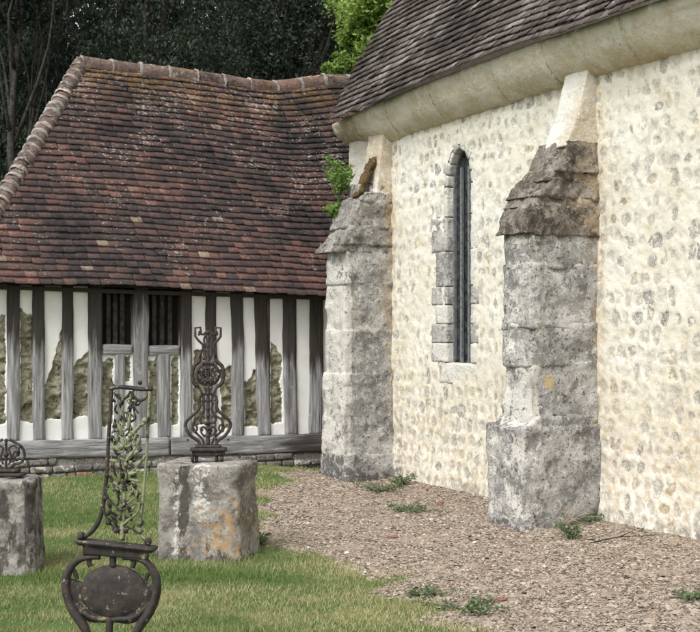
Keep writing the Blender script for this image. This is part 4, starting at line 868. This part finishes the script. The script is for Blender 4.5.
po = I.place('plaque', pl, cr, mat_iron('brown_plaque_iron'), R(-5)); I.place('plaque_rim', rim, po, mI2, R(-5))
# low stone under it, out of the picture
V_, F_, _ = hexa([[[np.array([Xc + x, Yc + y, zg + z]) for z in (-.05, .10)] for y in (-.2, .2)] for x in (-.2, .2)], .02, .006, 8, 2)
V_ = V_ - 0; lo_ = (Xc, Yc, zg); o = mk('footing_stone', V_, F_, mPed, None, {'mask': np.tile((.1, .3, .2), (len(V_), 1))}, smooth=True, loc=lo_); tagset(o, 'low weathered stone slab under the mossy foreground cross', 'stone')

# ------------------------------------------------------------------ plants
def leaves(P, size, r, up=.3, asp=1.6, dirs=None):
    n = len(P); a = r.normal(0, 1, (n, 3)) if dirs is None else dirs; a[:, 2] += 0; a /= np.linalg.norm(a, axis=1, keepdims=True)
    b = np.cross(a, r.normal(0, 1, (n, 3))); b /= np.linalg.norm(b, axis=1, keepdims=True); s = (size * r.uniform(.6, 1.3, n))[:, None]; c = np.cross(a, b)
    V = np.stack([P - a * s * asp * .5, P + b * s * .38 + c * s * .08, P + a * s * asp * .5, P - b * s * .38 + c * s * .08], 1).reshape(-1, 3)
    return V, np.arange(n * 4).reshape(-1, 4)
def tree(name, x, y, H, crowns, nl, size, mat, label, cat, trunk_r=.2, seed=0, group=None, droop=False, limbs=10, tlean=0, loose=1.):
    r = np.random.default_rng(seed); rt = empty(name, (x, y, -.05), label, cat, group)
    ac = Acc(); hs_ = np.linspace(0, H * .95, 9); tp = np.stack([x + tlean * hs_ / H + .12 * np.sin(hs_ * .9 + seed), y + .1 * np.cos(hs_ * .8), hs_ - .05], -1)
    V_, F_ = tube(tp, trunk_r * (1.05 - hs_ / H), 9); ac.add(V_, F_); tips = []
    for k in range(limbs):
        cx_, cy_, cz_, rx, rz = crowns[k % len(crowns)]; h0 = min(H * .85, max(.8, (cz_ - rz * .4) * r.uniform(.5, .95))); b0 = np.array([np.interp(h0, hs_, tp[:, 0]), y, h0])
        dr = r.normal(0, 1, 3); dr /= np.linalg.norm(dr); e0 = np.array([cx_, cy_, cz_]) + dr * np.array([rx, rx, rz]) * r.uniform(.5, .85); m0 = (b0 + e0) / 2 + r.normal(0, .15, 3) + np.array([0, 0, .15])
        V_, F_ = tube([b0, m0, e0], [trunk_r * .34, trunk_r * .2, trunk_r * .05], 5, sm=3); ac.add(V_, F_); tips.append((b0, m0, e0))
    ac.build('trunk', mBark, rt, smooth=True)
    PP = []; tot = sum(c[3] ** 2 * c[4] for c in crowns)
    for cx_, cy_, cz_, rx, rz in crowns:
        m = int(nl * rx ** 2 * rz / tot); ncl = max(12, int(55 * loose * rx * rz / 2)); d = r.normal(0, 1, (ncl, 3)); d /= np.linalg.norm(d, axis=1, keepdims=True); rad = r.uniform(.25, 1.03, (ncl, 1)) ** .55
        cc = np.array([cx_, cy_, cz_]) + d * rad * np.array([rx, rx, rz]); cl = r.integers(0, ncl, m); sp_ = r.uniform(.12, .26, ncl)[cl][:, None] * min(rx, rz) * .85 / loose ** .33
        q = r.normal(0, 1, (m, 3)) * sp_
        if droop: q[:, 2] = -np.abs(q[:, 2]) * 1.6 + .2 * sp_[:, 0]; q[:, :2] *= .75
        PP.append(cc[cl] + q * np.array([1, 1, .75]))
    P = np.concatenate(PP); dirs = None
    if droop: dirs = r.normal(0, .6, (len(P), 3)); dirs[:, 2] -= 1
    V, F = leaves(P, size, r, dirs=dirs); lr = np.repeat(np.clip(.5 + .5 * fbm(P, .9, 3) + r.normal(0, .2, len(P)), 0, 1), 4)
    mk('crown', V, F, mat, rt, {'lr': lr}); return rt
G = 'dark trees beyond the tiled roof'
def wx(px, Y): return (px - 350) / 1200 * Y
dark = [(-40, 26, 12, 'fir'), (62, 29, 13, 'fir'), (150, 25, 12, 'fir'), (225, 30, 13, 'broad'), (300, 27, 12, 'broad'), (400, 31, 13, 'fir')]
labs = ['tall dark conifer at the far left edge with its trunks showing', 'dark drooping conifer above the left hip of the tiled roof', 'dense near black conifer behind the left half of the roof ridge',
        'greyer leafy tree behind the middle of the roof ridge', 'thin leafed dark tree with sky showing through, left of the bright green tree', 'dark conifer mostly hidden behind the bright green tree and church roof']
for k, (px, Y, H, kd) in enumerate(dark):
    x = wx(px, Y); crs = []
    if kd == 'fir':
        for j in range(6): zc_ = 2.6 + j * 1.7; rx = 2.6 * (1 - j * .11); crs.append((x + rng.uniform(-.3, .3), Y, zc_, rx, 1.3))
        tree('conifer', x, Y, H, crs, 62000, .06, mLeafD, labs[k], 'tree', .22, 20 + k, G, droop=True, limbs=24, loose=2.2)
    else:
        for j in range(9): crs.append((x + rng.uniform(-1.8, 1.8), Y + rng.uniform(-1, 1), rng.uniform(3.5, 10.5), rng.uniform(1.1, 1.7), rng.uniform(1., 1.5)))
        tree('broadleaf_tree', x, Y, H, crs, 60000 if k == 3 else 40000, .062, mLeafM if k == 3 else mLeafD, labs[k], 'tree', .2, 20 + k, G, limbs=26, loose=2.2)
for k, (px, Y) in enumerate([(17, 23.5), (33, 24.2)]):
    x = wx(px, Y); crs = [(x, Y, 9.5, 1.0, 1.6), (x - .3, Y, 8.2, .7, .8)]
    tree('bare_stemmed_tree', x, Y, 11, crs, 3500, .09, mLeafD, ['slender grey trunk near the left edge, the more leftward of the pair', 'slender grey trunk just right of its leftmost twin'][k], 'tree', .13 - .03 * k, 50 + k, G, limbs=7)
# far wood closing the background
r = np.random.default_rng(90); m = 330000; px = r.uniform(-250, 900, m); Y = r.uniform(38, 50, m); hmax = 15.5 + 4 * fbm(np.stack([px / 60, px * 0, px * 0], -1), 1, 3); z = hmax * r.random(m) ** .8
P = np.stack([wx(px, Y), Y, z], -1); cl = fbm(P, .55, 3); P = P[cl > -.13]; V, F = leaves(P, .19, r); fw = mk('far_wood', V, F, mLeafD, attrs={'lr': np.repeat(np.clip(.5 + fbm(P, .4, 2), 0, 1), 4)})
tagset(fw, 'dim mass of woodland far behind the buildings', 'wood', kind='stuff')
Y = 19.5; x = wx(400, Y)
tree('maple_tree', x + .6, Y + .6, 8.5, [(wx(408, Y), Y, 6.75, 1.05, 1.3), (wx(372, Y), Y, 6.5, .50, .55), (wx(350, Y), Y, 5.95, .36, .30), (wx(378, Y), Y, 5.95, .45, .5), (wx(330, Y), Y, 5.82, .26, .12), (wx(345, Y), Y, 5.75, .38, .25), (wx(358, Y), Y, 6.2, .4, .35)], 48000, .055, mLeafB, 'bright fresh green leafy tree showing between the two roofs', 'tree', .14, 70, limbs=16, loose=1.6)

def sprig(name, base, n, h, sp, mat, label, cat, seed, lsz=.03, group=None, stems=True, per=26):
    r = np.random.default_rng(seed); rt = empty(name, tuple(base), label, cat, group); ac = Acc(); P = []
    for k in range(n):
        e = np.array(base) + np.array([r.normal(0, sp), r.normal(0, sp), h * r.uniform(.6, 1.1)]); m0 = (np.array(base) + e) / 2 + np.array([r.normal(0, sp * .2), 0, h * .1])
        V_, F_ = tube([np.array(base) + np.array([r.normal(0, sp * .15), r.normal(0, sp * .15), -.01]), m0, e], [.004, .003, .0015], 4, sm=3); ac.add(V_, F_)
        f = r.uniform(.25, 1.05, per)[:, None]; P.append((1 - f) ** 2 * np.array(base) + 2 * f * (1 - f) * m0 + f * f * e + r.normal(0, lsz * .7, (per, 3)))
    ac.build('stems', mLeafP if mat != mDry else mDry, rt).data.attributes
    V, F = leaves(np.concatenate(P), lsz, r); mk('leaves', V, F, mat, rt, {'lr': np.repeat(r.random(len(P) * per), 4)}); return rt
sprig('wall_shrub', cw(.42, 3.66, 3.0), 20, .42, .10, mLeafV, 'bright green sprigs rooted on the broken top of the farther buttress', 'plant', 1, .034)
sprig('wall_shrub', cw(.47, 3.70, 2.83), 9, .12, .06, mLeafV, 'small low green tuft just below the sprigs on the farther buttress', 'plant', 2, .03)
# leaning mossy slab on the far buttress
V_, F_, _ = hexa([[[cw(.33 - f * .22 + a, t, 3.02 + f * .44) for f in (0, 1)] for t in (3.32 + 0, 3.46)] for a in (0, .045)], .010, .022, 16, 0); loc = cw(.35, 3.4, 3.02)
o = mk('leaning_slab', V_, F_, mat_stone('mossy_slab', (.09, .06, .03), (.17, .11, .05), (.03, .025, .02), dk=.6), None, {'mask': np.tile((0, .3, 0), (len(V_), 1))}, smooth=True, loc=loc); tagset(o, 'dark brown mossy slab leaning against the haunch on top of the farther buttress', 'slab')
def gp(px, py):
    Y = 1920 / (py - 330); X = (px - 350) / 1200 * Y; return np.array([X, Y, float(gh(X, Y))])
weeds = [(378, 492, 16, .10, .16, 'leafy green weed clump on gravel beside the farther buttress'), (402, 487, 12, .13, .08, 'upright weed in the angle between farther buttress and wall'), (411, 512, 12, .07, .13, 'low green weed alone on gravel below the pointed window'), (571, 540, 10, .15, .06, 'thin green weed in front of the nearer buttress foot'),
         (466, 610, 12, .06, .12, 'low dull green weed at the edge between lawn and gravel, nearest of the weeds'), (428, 596, 8, .05, .07, 'tiny weed where the lawn meets the gravel beyond the nearest weed'), (590, 525, 9, .07, .09, 'flat weed in the corner between nearer buttress and wall'), (260, 545, 10, .10, .07, 'weed tuft against the right foot of the lichened pedestal'), (693, 600, 9, .06, .08, 'weed on the gravel at the right edge of the picture')]
for k, (px, py, n_, h, sp_, lb) in enumerate(weeds): sprig('weed', gp(px, py), n_ + 6, h * .8, sp_ * 1.2, mLeafP, lb, 'weed', 100 + k, .017, 'weeds on the gravel', per=24)
r = np.random.default_rng(5); b = gp(563, 527); ac = Acc()
for k in range(38):
    a = r.uniform(-1.4, 1.4); L = r.uniform(.12, .32); e = b + np.array([math.sin(a) * L, r.normal(0, .05), abs(math.cos(a)) * L * .9]); V_, F_ = tube([b + r.normal(0, .015, 3) * [1, 1, 0], (b + e) / 2 + np.array([0, 0, .03]), e], [.0022, .002, .001], 4, sm=3); ac.add(V_, F_, lr=np.full(len(V_), r.random()))
o = ac.build('dry_grass_tuft', mDry, None, loc=b); tagset(o, 'straw coloured dry grass tuft at the corner of the nearer buttress', 'dry grass')
# broken tile pieces and sticks on the gravel
mShard = mat_simple('broken_red_tile', (.17, .07, .05), (.27, .14, .11), 30)
for k, (px, py, L, a, lb) in enumerate([(500, 601, .10, .4, 'reddish broken tile piece on the gravel in the lower middle'), (392, 539, .12, .1, 'reddish tile fragment on gravel in front of the window bay'), (440, 505, .10, 1.2, 'small brown tile fragment near the foot of the window wall')]):
    b = gp(px, py) + np.array([0, 0, .006]); L *= .8; c, s = math.cos(a), math.sin(a)
    V_, F_, _ = hexa([[[b + np.array([(x * c - y * s), (x * s + y * c), z + x * .12]) for z in (0, .012)] for y in (-L * .3, L * (.34 + .1 * i))] for i, x in enumerate((-L * .5, L * .5))], .012, .004, 25, 1, k)
    o = mk('tile_shard', V_, F_, mShard, None, None, False, loc=b); tagset(o, lb, 'tile fragment', 'broken tile pieces on the gravel')
for k, (p0, p1, lb) in enumerate([((590, 545), (652, 540), 'long thin fallen stick lying beside the nearer buttress foot')]):
    a, b = gp(*p0), gp(*p1); m0 = (a + b) / 2 + np.array([.0, .05, .02]); a[2] += .012; b[2] += .012
    V_, F_ = tube([a, (a + m0) / 2, m0, b], [.004, .005, .004, .002], 6, sm=5); V2, F2 = tube([m0, m0 + np.array([.12, .10, .03])], [.005, .002], 5)
    ac = Acc(); ac.add(V_, F_); ac.add(V2, F2); o = ac.build('stick', mBark, None, loc=a); tagset(o, lb, 'stick')
